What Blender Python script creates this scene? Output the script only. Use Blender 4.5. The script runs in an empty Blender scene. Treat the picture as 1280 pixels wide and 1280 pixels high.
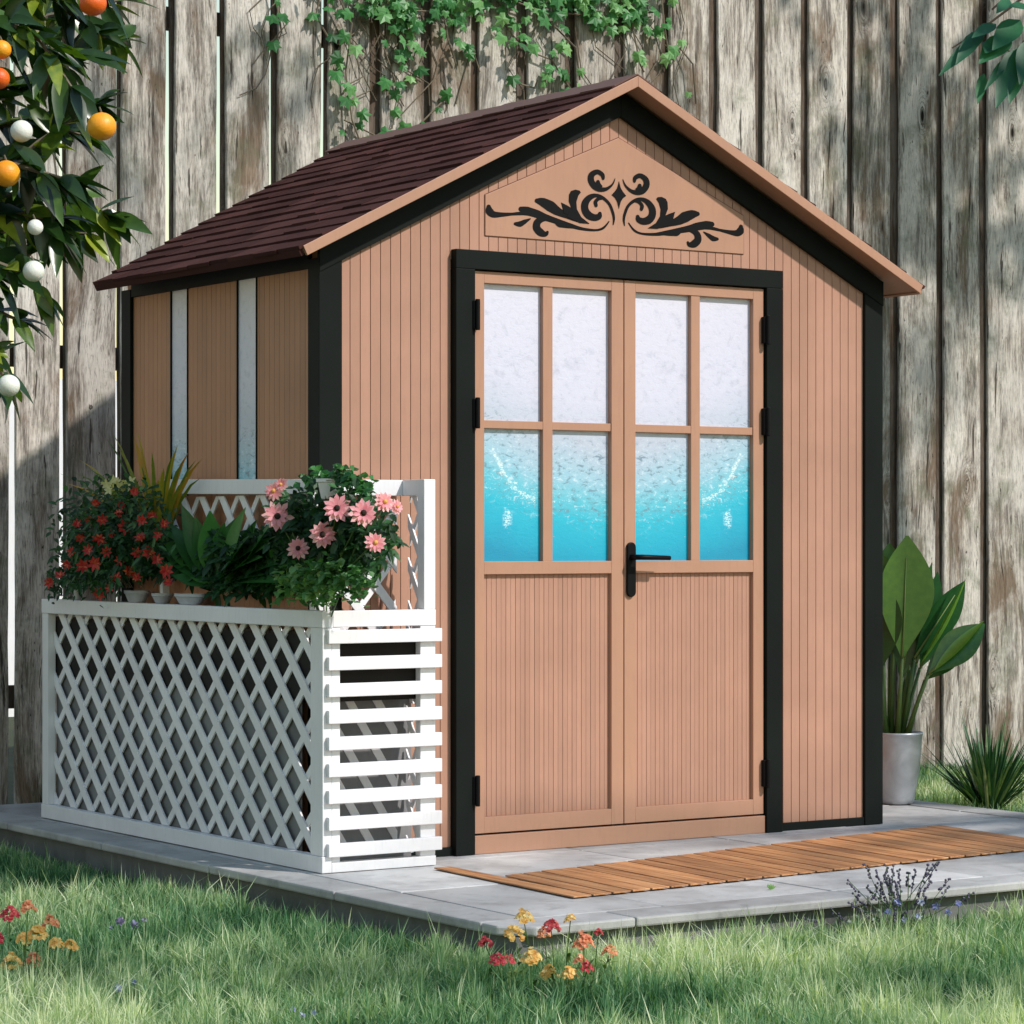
import bpy, math, random
import numpy as np
from mathutils import Vector, Matrix
random.seed(11)
rng = np.random.default_rng(5)
scene = bpy.context.scene
COL = scene.collection
PI = math.pi

# ------------------------------------------------------------ camera frame (measured from the photograph)
F = 3483.2; HZ = 673.1; CZ = 1.0204; YAW = 0.5875
S_, C_ = math.cos(YAW), math.sin(YAW)
EYE = Vector((-(-.602*S_ + 8.6985*C_), -(.602*C_ + 8.6985*S_), CZ))
EX, EYD = -.602, 8.6985
def at(px, py, d):
    xc = (px-640)/F*d; a = xc-EX; b = d-EYD
    return Vector((S_*a + C_*b, -C_*a + S_*b, CZ-(py-HZ)*d/F))
def onY(px, py, Y):
    r = (px-640)/F
    X = (r*(EYD+S_*Y)-(EX-C_*Y))/(S_-r*C_)
    d = EYD+C_*X+S_*Y
    return Vector((X, Y, CZ-(py-HZ)*d/F))
def onX(px, py, X):
    r = (px-640)/F
    Y = ((EX+S_*X)-r*(EYD+C_*X))/(C_+r*S_)
    d = EYD+C_*X+S_*Y
    return Vector((X, Y, CZ-(py-HZ)*d/F))
def onZ(px, py, Z):
    d = F*(CZ-Z)/(py-HZ)
    v = at(px, py, d); v.z = Z
    return v
def w2p(v):
    d = EYD+C_*v[0]+S_*v[1]; x = EX+S_*v[0]-C_*v[1]
    return 640+F*x/d, HZ-F*(v[2]-CZ)/d, d

# ------------------------------------------------------------ mesh builder
class MB:
    def __init__(s): s.v = []; s.f = []; s.t = []
    def add(s, vs, fs, t=0.5):
        o = len(s.v); s.v += [tuple(p) for p in vs]
        s.f += [tuple(o+i for i in q) for q in fs]; s.t += [t]*len(vs)
        return s
    def box(s, x0, x1, y0, y1, z0, z1, t=.5, M=None):
        vs = [Vector(p) for p in ((x0,y0,z0),(x1,y0,z0),(x1,y1,z0),(x0,y1,z0),(x0,y0,z1),(x1,y0,z1),(x1,y1,z1),(x0,y1,z1))]
        if M is not None: vs = [M @ v for v in vs]
        return s.add(vs, [(0,3,2,1),(4,5,6,7),(0,1,5,4),(1,2,6,5),(2,3,7,6),(3,0,4,7)], t)
    def prism(s, pts, off, t=.5):
        """pts: polygon in 3-D, off: extrusion vector"""
        n = len(pts); off = Vector(off); P = [Vector(p) for p in pts]
        nrm = Vector((0,0,0))
        for i in range(n): nrm += P[i].cross(P[(i+1) % n])
        if nrm.dot(off) > 0: P = P[::-1]
        vs = P + [p+off for p in P]
        fs = [tuple(range(n)), tuple(range(2*n-1, n-1, -1))]
        fs += [((i+1) % n, i, n+i, n+(i+1) % n) for i in range(n)]
        return s.add(vs, fs, t)
    def tube(s, pts, rad, seg=6, t=.5, cap=True):
        P = [Vector(p) for p in pts]; n = len(P)
        if not hasattr(rad, '__len__'): rad = [rad]*n
        vs = []; fs = []
        for i in range(n):
            d = (P[min(i+1, n-1)]-P[max(i-1, 0)]).normalized()
            a = d.cross(Vector((0,0,1)));
            if a.length < .05: a = d.cross(Vector((1,0,0)))
            a.normalize(); b = d.cross(a)
            for k in range(seg):
                an = 2*PI*k/seg
                vs.append(P[i]+(a*math.cos(an)+b*math.sin(an))*rad[i])
        for i in range(n-1):
            for k in range(seg):
                k2 = (k+1) % seg
                fs.append((i*seg+k, i*seg+k2, (i+1)*seg+k2, (i+1)*seg+k))
        if cap: fs += [tuple(range(seg))[::-1], tuple((n-1)*seg+k for k in range(seg))]
        return s.add(vs, fs, t)
    def lathe(s, c, prof, seg=32, t=.5):
        c = Vector(c); n = len(prof); vs = []; fs = []
        for (r, z) in prof:
            for k in range(seg):
                an = 2*PI*k/seg; vs.append(c+Vector((r*math.cos(an), r*math.sin(an), z)))
        for i in range(n-1):
            for k in range(seg):
                k2 = (k+1) % seg; fs.append((i*seg+k, i*seg+k2, (i+1)*seg+k2, (i+1)*seg+k))
        fs += [tuple(range(seg))[::-1], tuple((n-1)*seg+k for k in range(seg))]
        return s.add(vs, fs, t)
    def ball(s, c, r, seg=14, rings=9, t=.5, sq=1.0):
        prof = [(r*math.sin(PI*i/rings)+1e-5, -r*sq*math.cos(PI*i/rings)) for i in range(rings+1)]
        return s.lathe(c, prof, seg, t)
    def leaf(s, base, d, up, L, W, fold=.25, droop=.2, t=.5, n=4, p=.85, curl=0):
        d = Vector(d).normalized(); up = Vector(up)
        side = d.cross(up)
        if side.length < .05: side = d.cross(Vector((.3, .7, .2)))
        side.normalize(); nrm = side.cross(d).normalized()
        base = Vector(base); vs = []; fs = []
        for i in range(n+1):
            u = i/n
            w = W*.5*max(.03, math.sin(PI*min(1, u**p*.97+.015)))
            c = base+d*(L*u*(1-.15*droop*u))+Vector((0,0,-1))*(droop*L*u*u) 
            sd = side*math.cos(curl*u)+nrm*math.sin(curl*u)
            vs += [c-sd*w+nrm*(fold*w), c, c+sd*w+nrm*(fold*w)]
        for i in range(n):
            a = 3*i; b = a+3
            fs += [(a, a+1, b+1, b), (a+1, a+2, b+2, b+1)]
        return s.add(vs, fs, t)
    def build(s, name, mat, parent=None, smooth=False, bevel=0, loc=None):
        me = bpy.data.meshes.new(name)
        o = Vector(loc) if loc is not None else Vector((0,0,0))
        me.from_pydata([tuple(Vector(p)-o) for p in s.v], [], s.f)
        at_ = me.attributes.new('tint', 'FLOAT', 'POINT')
        at_.data.foreach_set('value', s.t)
        me.materials.append(mat)
        if smooth: me.polygons.foreach_set('use_smooth', [True]*len(me.polygons))
        me.update()
        ob = bpy.data.objects.new(name, me); COL.objects.link(ob)
        ob.location = o
        if parent is not None:
            ob.parent = parent
            # parents are placed by location only, so children subtract it
            ob.location = o-world_loc(parent)
        if bevel:
            m = ob.modifiers.new('bevel', 'BEVEL'); m.width = bevel; m.segments = 2
            m.limit_method = 'ANGLE'; m.angle_limit = math.radians(40)
        return ob
def world_loc(o):
    v = Vector(o.location)
    while o.parent is not None: o = o.parent; v += Vector(o.location)
    return v
def tag(o, label=None, cat=None, group=None, kind=None):
    if label: o['label'] = label
    if cat: o['category'] = cat
    if group: o['group'] = group
    if kind: o['kind'] = kind
    return o
def empty(name, loc, label, cat, group=None):
    o = bpy.data.objects.new(name, None); COL.objects.link(o); o.location = loc
    o.empty_display_size = .1
    return tag(o, label, cat, group)

# ------------------------------------------------------------ materials
class NT:
    def __init__(s, name):
        s.m = bpy.data.materials.new(name); s.m.use_nodes = True
        s.t = s.m.node_tree; s.n = s.t.nodes; s.l = s.t.links
        s.b = s.n['Principled BSDF']; s.out = s.n['Material Output']
    def N(s, ty, **k):
        n = s.n.new(ty)
        for a, v in k.items():
            if a in ('operation','blend_type','noise_dimensions','feature','attribute_name','data_type','distance','bands_direction','wave_type'): setattr(n, a, v)
            else: n.inputs[a.replace('_', ' ')].default_value = v
        return n
    def L(s, a, b): s.l.new(a, b)
    def coord(s, scale=(1,1,1), kind='Object', rand=False):
        tc = s.n.new('ShaderNodeTexCoord'); src = tc.outputs[kind]
        if rand:
            oi = s.n.new('ShaderNodeObjectInfo'); ml = s.n.new('ShaderNodeVectorMath'); ml.operation = 'SCALE'
            ml.inputs[0].default_value = (37., 53., 29.); s.L(oi.outputs['Random'], ml.inputs['Scale'])
            ad = s.n.new('ShaderNodeVectorMath'); ad.operation = 'ADD'
            s.L(src, ad.inputs[0]); s.L(ml.outputs[0], ad.inputs[1]); src = ad.outputs[0]
        mp = s.n.new('ShaderNodeMapping'); mp.inputs['Scale'].default_value = scale
        s.L(src, mp.inputs[0]); return mp.outputs[0]
    def noise(s, vec, scale, detail=5, rough=.55, dist=0):
        n = s.n.new('ShaderNodeTexNoise'); n.inputs['Scale'].default_value = scale
        n.inputs['Detail'].default_value = detail; n.inputs['Roughness'].default_value = rough
        n.inputs['Distortion'].default_value = dist
        s.L(vec, n.inputs['Vector']); return n.outputs['Fac']
    def ramp(s, fac, stops, interp='LINEAR'):
        r = s.n.new('ShaderNodeValToRGB'); cr = r.color_ramp; cr.interpolation = interp
        while len(cr.elements) < len(stops): cr.elements.new(.5)
        for e, (p, c) in zip(cr.elements, stops):
            e.position = p
            if not hasattr(c, '__len__'): c = (c, c, c)
            e.color = (*c, 1)
        s.L(fac, r.inputs[0]); return r.outputs[0]
    def mix(s, a, b, fac, mode='MIX'):
        m = s.n.new('ShaderNodeMix'); m.data_type = 'RGBA'; m.blend_type = mode
        for sock, v in ((m.inputs[0], fac), (m.inputs[6], a), (m.inputs[7], b)):
            if hasattr(v, 'links') or isinstance(v, bpy.types.NodeSocket): s.L(v, sock)
            elif hasattr(v, '__len__'): sock.default_value = (*v, 1)
            else: sock.default_value = v
        return m.outputs[2]
    def math(s, op, a, b=0., c=0.):
        m = s.n.new('ShaderNodeMath'); m.operation = op
        for i, v in enumerate((a, b, c)):
            if isinstance(v, bpy.types.NodeSocket): s.L(v, m.inputs[i])
            else: m.inputs[i].default_value = v
        return m.outputs[0]
    def bump(s, h, strength=.3, dist=.005, prev=None):
        b = s.n.new('ShaderNodeBump'); b.inputs['Strength'].default_value = strength
        b.inputs['Distance'].default_value = dist; s.L(h, b.inputs['Height'])
        if prev is not None: s.L(prev, b.inputs['Normal'])
        s.L(b.outputs[0], s.b.inputs['Normal']); return b.outputs[0]
    def base(s, c):
        if isinstance(c, bpy.types.NodeSocket): s.L(c, s.b.inputs['Base Color'])
        else: s.b.inputs['Base Color'].default_value = (*c, 1)
    def rough(s, r):
        if isinstance(r, bpy.types.NodeSocket): s.L(r, s.b.inputs['Roughness'])
        else: s.b.inputs['Roughness'].default_value = r

def paint(name, c, r=.55, var=.12, grain=(1,1,.15), bump=.15, dirt=.0):
    n = NT(name); v = n.coord()
    a = n.noise(v, 3.5, 4); col = n.mix(tuple(x*(1-var) for x in c), tuple(min(1, x*(1+var)) for x in c), n.ramp(a, [(.3, 0), (.7, 1)]))
    g = n.noise(n.coord(grain), 90, 3)
    col = n.mix(col, tuple(x*.82 for x in c), n.math('MULTIPLY', n.ramp(g, [(.5, 0), (.75, 1)]), .35))
    at_ = n.N('ShaderNodeAttribute', attribute_name='tint')
    col = n.mix(col, n.ramp(at_.outputs['Fac'], [(0, .93), (1, 1.06)]), 1., 'MULTIPLY')
    if dirt:
        d = n.noise(v, 9, 6, .7); sp = n.N('ShaderNodeSeparateXYZ')
        tc = n.n.new('ShaderNodeTexCoord'); n.L(tc.outputs['Object'], sp.inputs[0])
        low = n.ramp(sp.outputs[2], [(0, 1), (.35, 0)])
        col = n.mix(col, tuple(x*.55 for x in c), n.math('MULTIPLY', n.math('MULTIPLY', low, d), dirt))
    n.base(col); n.rough(r); n.bump(g, bump, .001)
    n.b.inputs['Specular IOR Level'].default_value = .35
    return n.m

TAN = (.43, .232, .160)
M = {}
M['tan'] = paint('tan_paint', TAN, .62, .09, dirt=.6)
M['tan_shade_lift'] = paint('tan_side_shade_lift', (.50, .245, .135), .6, .08, dirt=.3)  # shed tan, warmed and brightened to offset the bluish shade on the sides
M['tan_trim'] = paint('tan_trim_paint', (.44, .238, .155), .5, .06)
M['black'] = paint('black_paint', (.006, .0085, .0075), .6, .25, bump=.1); M['black'].node_tree.nodes['Principled BSDF'].inputs['Specular IOR Level'].default_value = .12
M['iron'] = paint('black_iron', (.005, .005, .006), .5, .2); M['iron'].node_tree.nodes['Principled BSDF'].inputs['Specular IOR Level'].default_value = .12
M['white'] = paint('white_paint', (.81, .80, .82), .45, .06, dirt=.5)
M['dark'] = paint('dark_fill', (.02, .017, .015), .9, .3)
M['liner'] = paint('grey_liner', (.20, .20, .205), .8, .3)

def shingle():
    n = NT('shingle'); v = n.coord(rand=False)
    at_ = n.N('ShaderNodeAttribute', attribute_name='tint')
    c = n.ramp(at_.outputs['Fac'], [(0, (.042, .016, .014)), (1, (.085, .034, .030))])
    g = n.noise(v, 180, 5, .85)
    c = n.mix(c, (.10, .045, .04), n.math('MULTIPLY', n.ramp(g, [(.5, 0), (.8, 1)]), .6))
    n.base(c); n.rough(.95); n.bump(g, .5, .002); n.b.inputs['Specular IOR Level'].default_value = .08; return n.m
M['shingle'] = shingle()

def weathered(name, dark=1., warm=0.):
    n = NT(name); v1 = n.coord((1, 1, .075), rand=True); v2 = n.coord((1, 1, .35), rand=True); v3 = n.coord((1,1,1), rand=True)
    # knots: stretched voronoi cells bend the grain around them
    vk = n.coord((1, 1, .36), rand=True)
    vo = n.N('ShaderNodeTexVoronoi', Scale=4.8); n.L(vk, vo.inputs['Vector'])
    dk = vo.outputs['Distance']
    keep = n.math('GREATER_THAN', n.N('ShaderNodeSeparateColor').outputs[0], .0)
    sc = n.n.new('ShaderNodeSeparateColor'); n.L(vo.outputs['Color'], sc.inputs[0])
    sel = n.math('GREATER_THAN', sc.outputs[0], .12)
    warp = n.math('MULTIPLY', n.math('POWER', n.math('MAXIMUM', n.math('SUBTRACT', 1., n.math('MULTIPLY', dk, 3.2)), 0.), 2.), n.math('MULTIPLY', sel, .13))
    cb = n.n.new('ShaderNodeCombineXYZ'); n.L(warp, cb.inputs[0]); n.L(warp, cb.inputs[1])
    ad = n.n.new('ShaderNodeVectorMath'); ad.operation = 'ADD'; n.L(v1, ad.inputs[0]); n.L(cb.outputs[0], ad.inputs[1])
    wv = n.noise(v2, 2.2, 2)
    cb2 = n.n.new('ShaderNodeCombineXYZ'); n.L(n.math('MULTIPLY', wv, .16), cb2.inputs[0])
    ad2 = n.n.new('ShaderNodeVectorMath'); ad2.operation = 'ADD'; n.L(ad.outputs[0], ad2.inputs[0]); n.L(cb2.outputs[0], ad2.inputs[1])
    grain = n.noise(ad2.outputs[0], 50, 9, .78)
    fine = n.noise(ad2.outputs[0], 260, 4, .7)
    patch = n.noise(v2, 4.2, 6, .68, .5)
    blot = n.noise(v3, 7, 5, .65)
    k = dark
    c = n.ramp(grain, [(.28, (.055*k, .046*k, .040*k)), (.42, (.21*k, .188*k, .165*k)), (.53, (.50*k, .455*k, .395*k)), (.70, (.80*k, .745*k, .665*k))])
    c = n.mix(c, (.74*k, .70*k, .63*k), n.math('MULTIPLY', n.ramp(patch, [(.49, 0), (.60, 1)]), .75))
    c = n.mix(c, (.17*k, .11*k, .065*k), n.math('MULTIPLY', n.ramp(patch, [(.37, 1), (.47, 0)]), .8))
    c = n.mix(c, (.13*k, .15*k, .085*k), n.math('MULTIPLY', n.ramp(blot, [(.52, 0), (.68, 1)]), .5))
    c = n.mix(c, (.09*k, .075*k, .06*k), n.math('MULTIPLY', n.ramp(fine, [(.52, 0), (.62, 1)]), .6))
    sp_ = n.noise(n.coord((1, 1, .4), rand=True), 55, 3, .6)
    c = n.mix(c, (.035, .028, .022), n.math('MULTIPLY', n.ramp(sp_, [(.68, 0), (.72, 1)]), .85))
    crack = n.ramp(n.noise(ad2.outputs[0], 36, 4, .6), [(.335, 1), (.365, 0)])
    c = n.mix(c, (.03, .022, .016), n.math('MULTIPLY', crack, .85))
    kr = n.math('MULTIPLY', n.ramp(dk, [(.06, 1), (.10, 0)]), sel)
    ring = n.math('MULTIPLY', n.ramp(n.math('SINE', n.math('MULTIPLY', dk, 160.)), [(.4, 0), (.9, 1)]), n.math('MULTIPLY', n.ramp(dk, [(.08, 1), (.26, 0)]), sel))
    c = n.mix(c, (.10*k, .065*k, .04*k), n.math('MULTIPLY', ring, .6))
    c = n.mix(c, (.012, .009, .007), kr)
    if warm: c = n.mix(c, (.17, .10, .06), warm)
    # per-board tone
    oi = n.n.new('ShaderNodeObjectInfo')
    c = n.mix(c, n.ramp(oi.outputs['Random'], [(0, .78), (.5, .95), (1, 1.08)]), 1., 'MULTIPLY')
    n.base(c); n.rough(.9); n.b.inputs['Specular IOR Level'].default_value = .15
    h = n.math('SUBTRACT', n.math('ADD', grain, n.math('MULTIPLY', fine, .3)), n.math('ADD', n.math('MULTIPLY', crack, .6), kr))
    n.bump(h, .9, .006); return n.m
M['weathered'] = weathered('weathered_wood')
M['batten'] = weathered('weathered_batten_shaded', .26, .35)  # browner batten wood, its colour darkened for the shade inside the gaps

def concrete(name, k=1., sc=1.):
    n = NT(name); v = n.coord()
    a = n.noise(v, 2.6*sc, 6, .62, .6); b = n.noise(v, 120, 4, .75); d = n.noise(v, 11, 6, .7, .4)
    c = n.ramp(a, [(.3, (.30*k, .295*k, .29*k)), (.5, (.46*k, .455*k, .445*k)), (.7, (.60*k, .59*k, .575*k))])
    c = n.mix(c, (.13*k, .13*k, .125*k), n.math('MULTIPLY', n.ramp(d, [(.52, 0), (.72, 1)]), .45))
    c = n.mix(c, (.55*k, .55*k, .53*k), n.math('MULTIPLY', n.ramp(b, [(.56, 0), (.75, 1)]), .4))
    at_ = n.N('ShaderNodeAttribute', attribute_name='tint')
    c = n.mix(c, n.ramp(at_.outputs['Fac'], [(0, .82), (1, 1.12)]), 1., 'MULTIPLY')
    n.base(c); n.rough(n.ramp(a, [(.3, .5), (.7, .8)])); n.bump(n.math('ADD', b, d), .35, .003); return n.m
M['concrete'] = concrete('concrete_paving'); M['kerb'] = concrete('concrete_kerb', .8); M['under'] = concrete('concrete_base', .28, 3)

def deckwood():
    n = NT('deck_wood'); v = n.coord((1, .06, 1))
    at_ = n.N('ShaderNodeAttribute', attribute_name='tint')
    cb = n.n.new('ShaderNodeCombineXYZ'); n.L(n.math('MULTIPLY', at_.outputs['Fac'], 9.), cb.inputs[0])
    ad = n.n.new('ShaderNodeVectorMath'); ad.operation = 'ADD'; n.L(v, ad.inputs[0]); n.L(cb.outputs[0], ad.inputs[1])
    g = n.noise(ad.outputs[0], 60, 5, .65)
    c = n.ramp(g, [(.3, (.20, .075, .026)), (.5, (.46, .20, .075)), (.72, (.62, .34, .15))])
    c = n.mix(c, n.ramp(at_.outputs['Fac'], [(0, .62), (1, 1.1)]), 1., 'MULTIPLY')
    n.base(c); n.rough(.55); n.bump(g, .4, .002); return n.m
M['deck'] = deckwood()

def film(name, side=False):
    """printed sea-foam privacy film on the glass"""
    n = NT(name); tc = n.n.new('ShaderNodeTexCoord'); sp = n.n.new('ShaderNodeSeparateXYZ'); n.L(tc.outputs['Object'], sp.inputs[0])
    ax = sp.outputs[1] if side else n.math('ABSOLUTE', n.math('SUBTRACT', sp.outputs[0], 1.163))
    cb = n.n.new('ShaderNodeCombineXYZ'); n.L(ax, cb.inputs[0]); n.L(n.math('MULTIPLY', sp.outputs[2], 1.), cb.inputs[2])
    P = cb.outputs[0]
    mp = n.n.new('ShaderNodeMapping'); mp.inputs['Scale'].default_value = (1, 1, 1.9); n.L(P, mp.inputs[0])
    big = n.noise(P, 7, 5, .6, .4); rip = n.noise(mp.outputs[0], 30, 6, .74, .5); fin = n.noise(mp.outputs[0], 110, 3, .7, .4)
    if side: zz = n.math('ADD', sp.outputs[2], .0)
    else: zz = n.math('SUBTRACT', sp.outputs[2], n.math('MULTIPLY', n.math('MULTIPLY', ax, ax), .35))
    if not side: zz = n.math('ADD', zz, .045)
    z = n.math('ADD', zz, n.math('MULTIPLY', n.math('SUBTRACT', big, .5), .10))
    t = n.math('DIVIDE', n.math('SUBTRACT', z, .94), .92)
    c = n.ramp(t, [(0, (.0, .27, .44)), (.10, (.0, .38, .55)), (.18, (.005, .45, .60)), (.26, (.10, .50, .62)), (.34, (.30, .54, .66)), (.46, (.46, .53, .64)), (.62, (.61, .62, .74)), (1, (.67, .66, .77))])
    # foam ripples in the middle band
    band = n.ramp(t, [(.14, 0), (.22, 1), (.44, 1), (.50, .25), (1, .14)])
    dk = n.math('MULTIPLY', n.ramp(rip, [(.38, 1), (.46, 0)]), band)
    c = n.mix(c, (.13, .22, .29), n.math('MULTIPLY', dk, .8))
    lt = n.math('MULTIPLY', n.ramp(rip, [(.55, 0), (.68, 1)]), band)
    c = n.mix(c, (.80, .86, .92), n.math('MULTIPLY', lt, .6))
    fk = n.math('MULTIPLY', n.ramp(fin, [(.62, 0), (.72, 1)]), n.math('MULTIPLY', band, .8))
    c = n.mix(c, (.90, .95, .97), fk)
    # long curved streak of foam and a small fleck, mirrored in the two outer panes
    if not side:
        u = n.math('SUBTRACT', .535, ax)        # distance from the outer edge
        arc = n.math('ABSOLUTE', n.math('SUBTRACT', n.math('SUBTRACT', sp.outputs[2], 1.155), n.math('MULTIPLY', n.math('POWER', n.math('MAXIMUM', n.math('SUBTRACT', .165, u), 0.), 1.6), 3.4)))
        arc = n.math('ADD', arc, n.math('ADD', n.math('MULTIPLY', n.math('SUBTRACT', rip, .5), .20), n.math('MULTIPLY', n.math('SUBTRACT', big, .5), .12)))
        on = n.math('MULTIPLY', n.ramp(n.math('MULTIPLY', arc, 20.), [(.06, 1), (.30, 0)]), n.math('MULTIPLY', n.math('GREATER_THAN', u, .02), n.math('LESS_THAN', u, .19)))
        c = n.mix(c, (.78, .93, .92), n.math('MULTIPLY', n.math('MULTIPLY', on, .8), n.ramp(fin, [(.38, 0), (.52, 1)])))
        fx = n.math('ADD', n.math('POWER', n.math('SUBTRACT', u, .08), 2.), n.math('POWER', n.math('MULTIPLY', n.math('SUBTRACT', n.math('SUBTRACT', sp.outputs[2], 1.085), n.math('MULTIPLY', n.math('SUBTRACT', rip, .5), .12)), .6), 2.))
        fx = n.math('ADD', fx, n.math('MULTIPLY', n.math('ABSOLUTE', n.math('SUBTRACT', fin, .5)), .0012))
        c = n.mix(c, (.75, .93, .95), n.math('MULTIPLY', n.ramp(n.math('MULTIPLY', fx, 1100.), [(.1, .9), (.6, 0)]), n.ramp(fin, [(.45, 0), (.56, 1)])))
    mott = n.noise(P, 16, 5, .7, .8)
    c = n.mix(c, (.36, .38, .47), n.math('MULTIPLY', n.ramp(mott, [(.55, 0), (.75, 1)]), n.ramp(t, [(.42, 0), (.55, .55)])))
    # specks
    c = n.mix(c, (.45, .48, .55), n.math('MULTIPLY', n.ramp(n.noise(P, 60, 2, .5), [(.73, 0), (.76, 1)]), .7))
    if side: c = n.mix(c, (1.15, 1.12, 1.08), 1., 'MULTIPLY')  # side panes brightened in colour to make up for the shade there
    n.base(c); n.rough(.42); n.b.inputs['Coat Weight'].default_value = .25; n.b.inputs['Coat Roughness'].default_value = .08
    n.bump(rip, .35, .003)
    return n.m
M['film'] = film('sea_film'); M['film_side'] = film('sea_film_side', True)

def leafmat(name, stops, trans=.35, rough=.45, spec=.4):
    n = NT(name)
    at_ = n.N('ShaderNodeAttribute', attribute_name='tint')
    v = n.coord(); g = n.noise(v, 40, 3)
    f = n.math('ADD', at_.outputs['Fac'], n.math('MULTIPLY', n.math('SUBTRACT', g, .5), .35))
    c = n.ramp(f, stops); n.base(c); n.rough(rough); n.b.inputs['Specular IOR Level'].default_value = spec
    tr = n.n.new('ShaderNodeBsdfTranslucent'); mx = n.n.new('ShaderNodeMixShader'); mx.inputs[0].default_value = trans
    c2 = n.mix(c, (1.3, 1.5, .5), 1., 'MULTIPLY'); n.L(c2, tr.inputs[0])
    n.L(n.b.outputs[0], mx.inputs[1]); n.L(tr.outputs[0], mx.inputs[2]); n.L(mx.outputs[0], n.out.inputs[0])
    return n.m
M['leaf_orange'] = leafmat('citrus_leaf', [(0, (.006, .018, .006)), (.45, (.020, .055, .010)), (.75, (.07, .14, .015)), (1, (.28, .34, .03))], .25, .3, .6)
M['leaf_ivy'] = leafmat('ivy_leaf', [(0, (.025, .10, .03)), (.5, (.07, .25, .07)), (1, (.26, .48, .18))], .3)
M['leaf_dark'] = leafmat('dark_leaf', [(0, (.010, .036, .014)), (.5, (.026, .09, .028)), (1, (.08, .22, .06))], .25)
M['leaf_broad'] = leafmat('broad_leaf', [(0, (.015, .06, .016)), (.5, (.040, .17, .04)), (1, (.10, .32, .07))], .25, .35, .5)
M['leaf_light'] = leafmat('light_leaf', [(0, (.03, .10, .03)), (.5, (.10, .26, .08)), (1, (.30, .48, .18))], .3)
M['leaf_yellow'] = leafmat('striped_leaf', [(0, (.03, .09, .02)), (.45, (.12, .20, .03)), (.75, (.42, .36, .05)), (1, (.55, .25, .04))], .35)
M['leaf_palm'] = leafmat('paddle_leaf', [(0, (.008, .04, .012)), (.5, (.026, .115, .03)), (1, (.14, .30, .04))], .18, .25, .6)
M['leaf_spike'] = leafmat('spike_leaf', [(0, (.012, .045, .02)), (.55, (.05, .14, .05)), (.85, (.20, .28, .14)), (1, (.5, .5, .36))], .2)
M['leaf_tree'] = leafmat('tree_leaf', [(0, (.01, .06, .03)), (.5, (.02, .11, .05)), (1, (.05, .2, .08))], .3)
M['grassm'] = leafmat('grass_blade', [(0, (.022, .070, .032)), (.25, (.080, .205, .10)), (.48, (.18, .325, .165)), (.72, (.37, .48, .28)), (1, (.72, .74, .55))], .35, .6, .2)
M['red'] = leafmat('red_petal', [(0, (.25, .01, .015)), (.6, (.62, .05, .045)), (1, (.80, .24, .10))], .3)
M['pink'] = leafmat('pink_petal', [(0, (.66, .17, .25)), (.6, (.84, .38, .44)), (1, (.92, .62, .62))], .3)
M['yellowp'] = leafmat('yellow_petal', [(0, (.68, .30, .08)), (.6, (.85, .55, .16)), (1, (.92, .76, .38))], .3)
M['orangep'] = leafmat('orange_petal', [(0, (.55, .12, .07)), (.6, (.80, .34, .17)), (1, (.9, .55, .32))], .3)
M['crimson'] = leafmat('crimson_petal', [(0, (.35, .02, .04)), (.6, (.60, .06, .08)), (1, (.75, .2, .15))], .3)
M['bluep'] = leafmat('blue_petal', [(0, (.12, .13, .35)), (.6, (.25, .28, .55)), (1, (.55, .57, .8))], .3)
M['lavp'] = leafmat('lavender_bud', [(0, (.06, .05, .09)), (.6, (.13, .11, .20)), (1, (.35, .33, .52))], .2)
M['whitep'] = leafmat('white_petal', [(0, (.6, .6, .55)), (1, (.85, .85, .8))], .3)
M['bark'] = paint('bark', (.09, .065, .045), .9, .4, bump=.6)
M['twig'] = paint('twig', (.16, .13, .09), .85, .3)
M['stalk'] = leafmat('stalk', [(0, (.03, .07, .02)), (.5, (.08, .15, .035)), (1, (.2, .28, .08))], .1)
def fruit(name, a, b, r=.35):
    n = NT(name); v = n.coord(); g = n.noise(v, 120, 2); n.base(n.mix(a, b, n.ramp(n.noise(v, 12, 3), [(.35, 0), (.65, 1)])))
    n.rough(r+.1); n.bump(n.noise(v, 260, 2), .6, .0015); n.b.inputs['Subsurface Weight'].default_value = .1; n.b.inputs['Subsurface Scale'].default_value = .02; return n.m
M['orange'] = fruit('orange_peel', (.85, .30, .01), (.90, .42, .02)); M['orange_red'] = fruit('ripe_peel', (.75, .10, .01), (.80, .16, .01))
M['ballwhite'] = fruit('pale_peel', (.70, .72, .62), (.80, .80, .74))
M['soil'] = paint('soil', (.035, .022, .015), .95, .5)
def metal(name, c, r, m=0.8):
    n = NT(name); v = n.coord(); a = n.noise(v, 9, 6, .65, .8)
    n.base(n.mix(tuple(x*.75 for x in c), c, n.ramp(a, [(.35, 0), (.65, 1)]))); n.rough(n.ramp(a, [(.3, r), (.7, r+.2)])); n.b.inputs['Metallic'].default_value = m
    n.bump(a, .1, .003); return n.m
M['zinc'] = metal('zinc', (.50, .52, .56), .38, .6); M['potgrey'] = metal('grey_glaze', (.55, .56, .60), .4, .0)

# ------------------------------------------------------------ ground
def ground():
    n = NT('ground'); v = n.coord(); a = n.noise(v, 5, 6, .65); b = n.noise(v, 60, 4, .7)
    c = n.ramp(a, [(.3, (.022, .034, .013)), (.6, (.045, .068, .022)), (.8, (.08, .075, .035))])
    c = n.mix(c, (.02, .018, .01), n.math('MULTIPLY', b, .5)); n.base(c); n.rough(.95); n.bump(b, .8, .02); return n.m
GZ = -.118
me = MB(); R = 150; me.add([(-R,-R,GZ),(R,-R,GZ),(R,R,GZ),(-R,R,GZ)], [(0,1,2,3)])
tag(me.build('ground', ground()), kind='structure')

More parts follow.
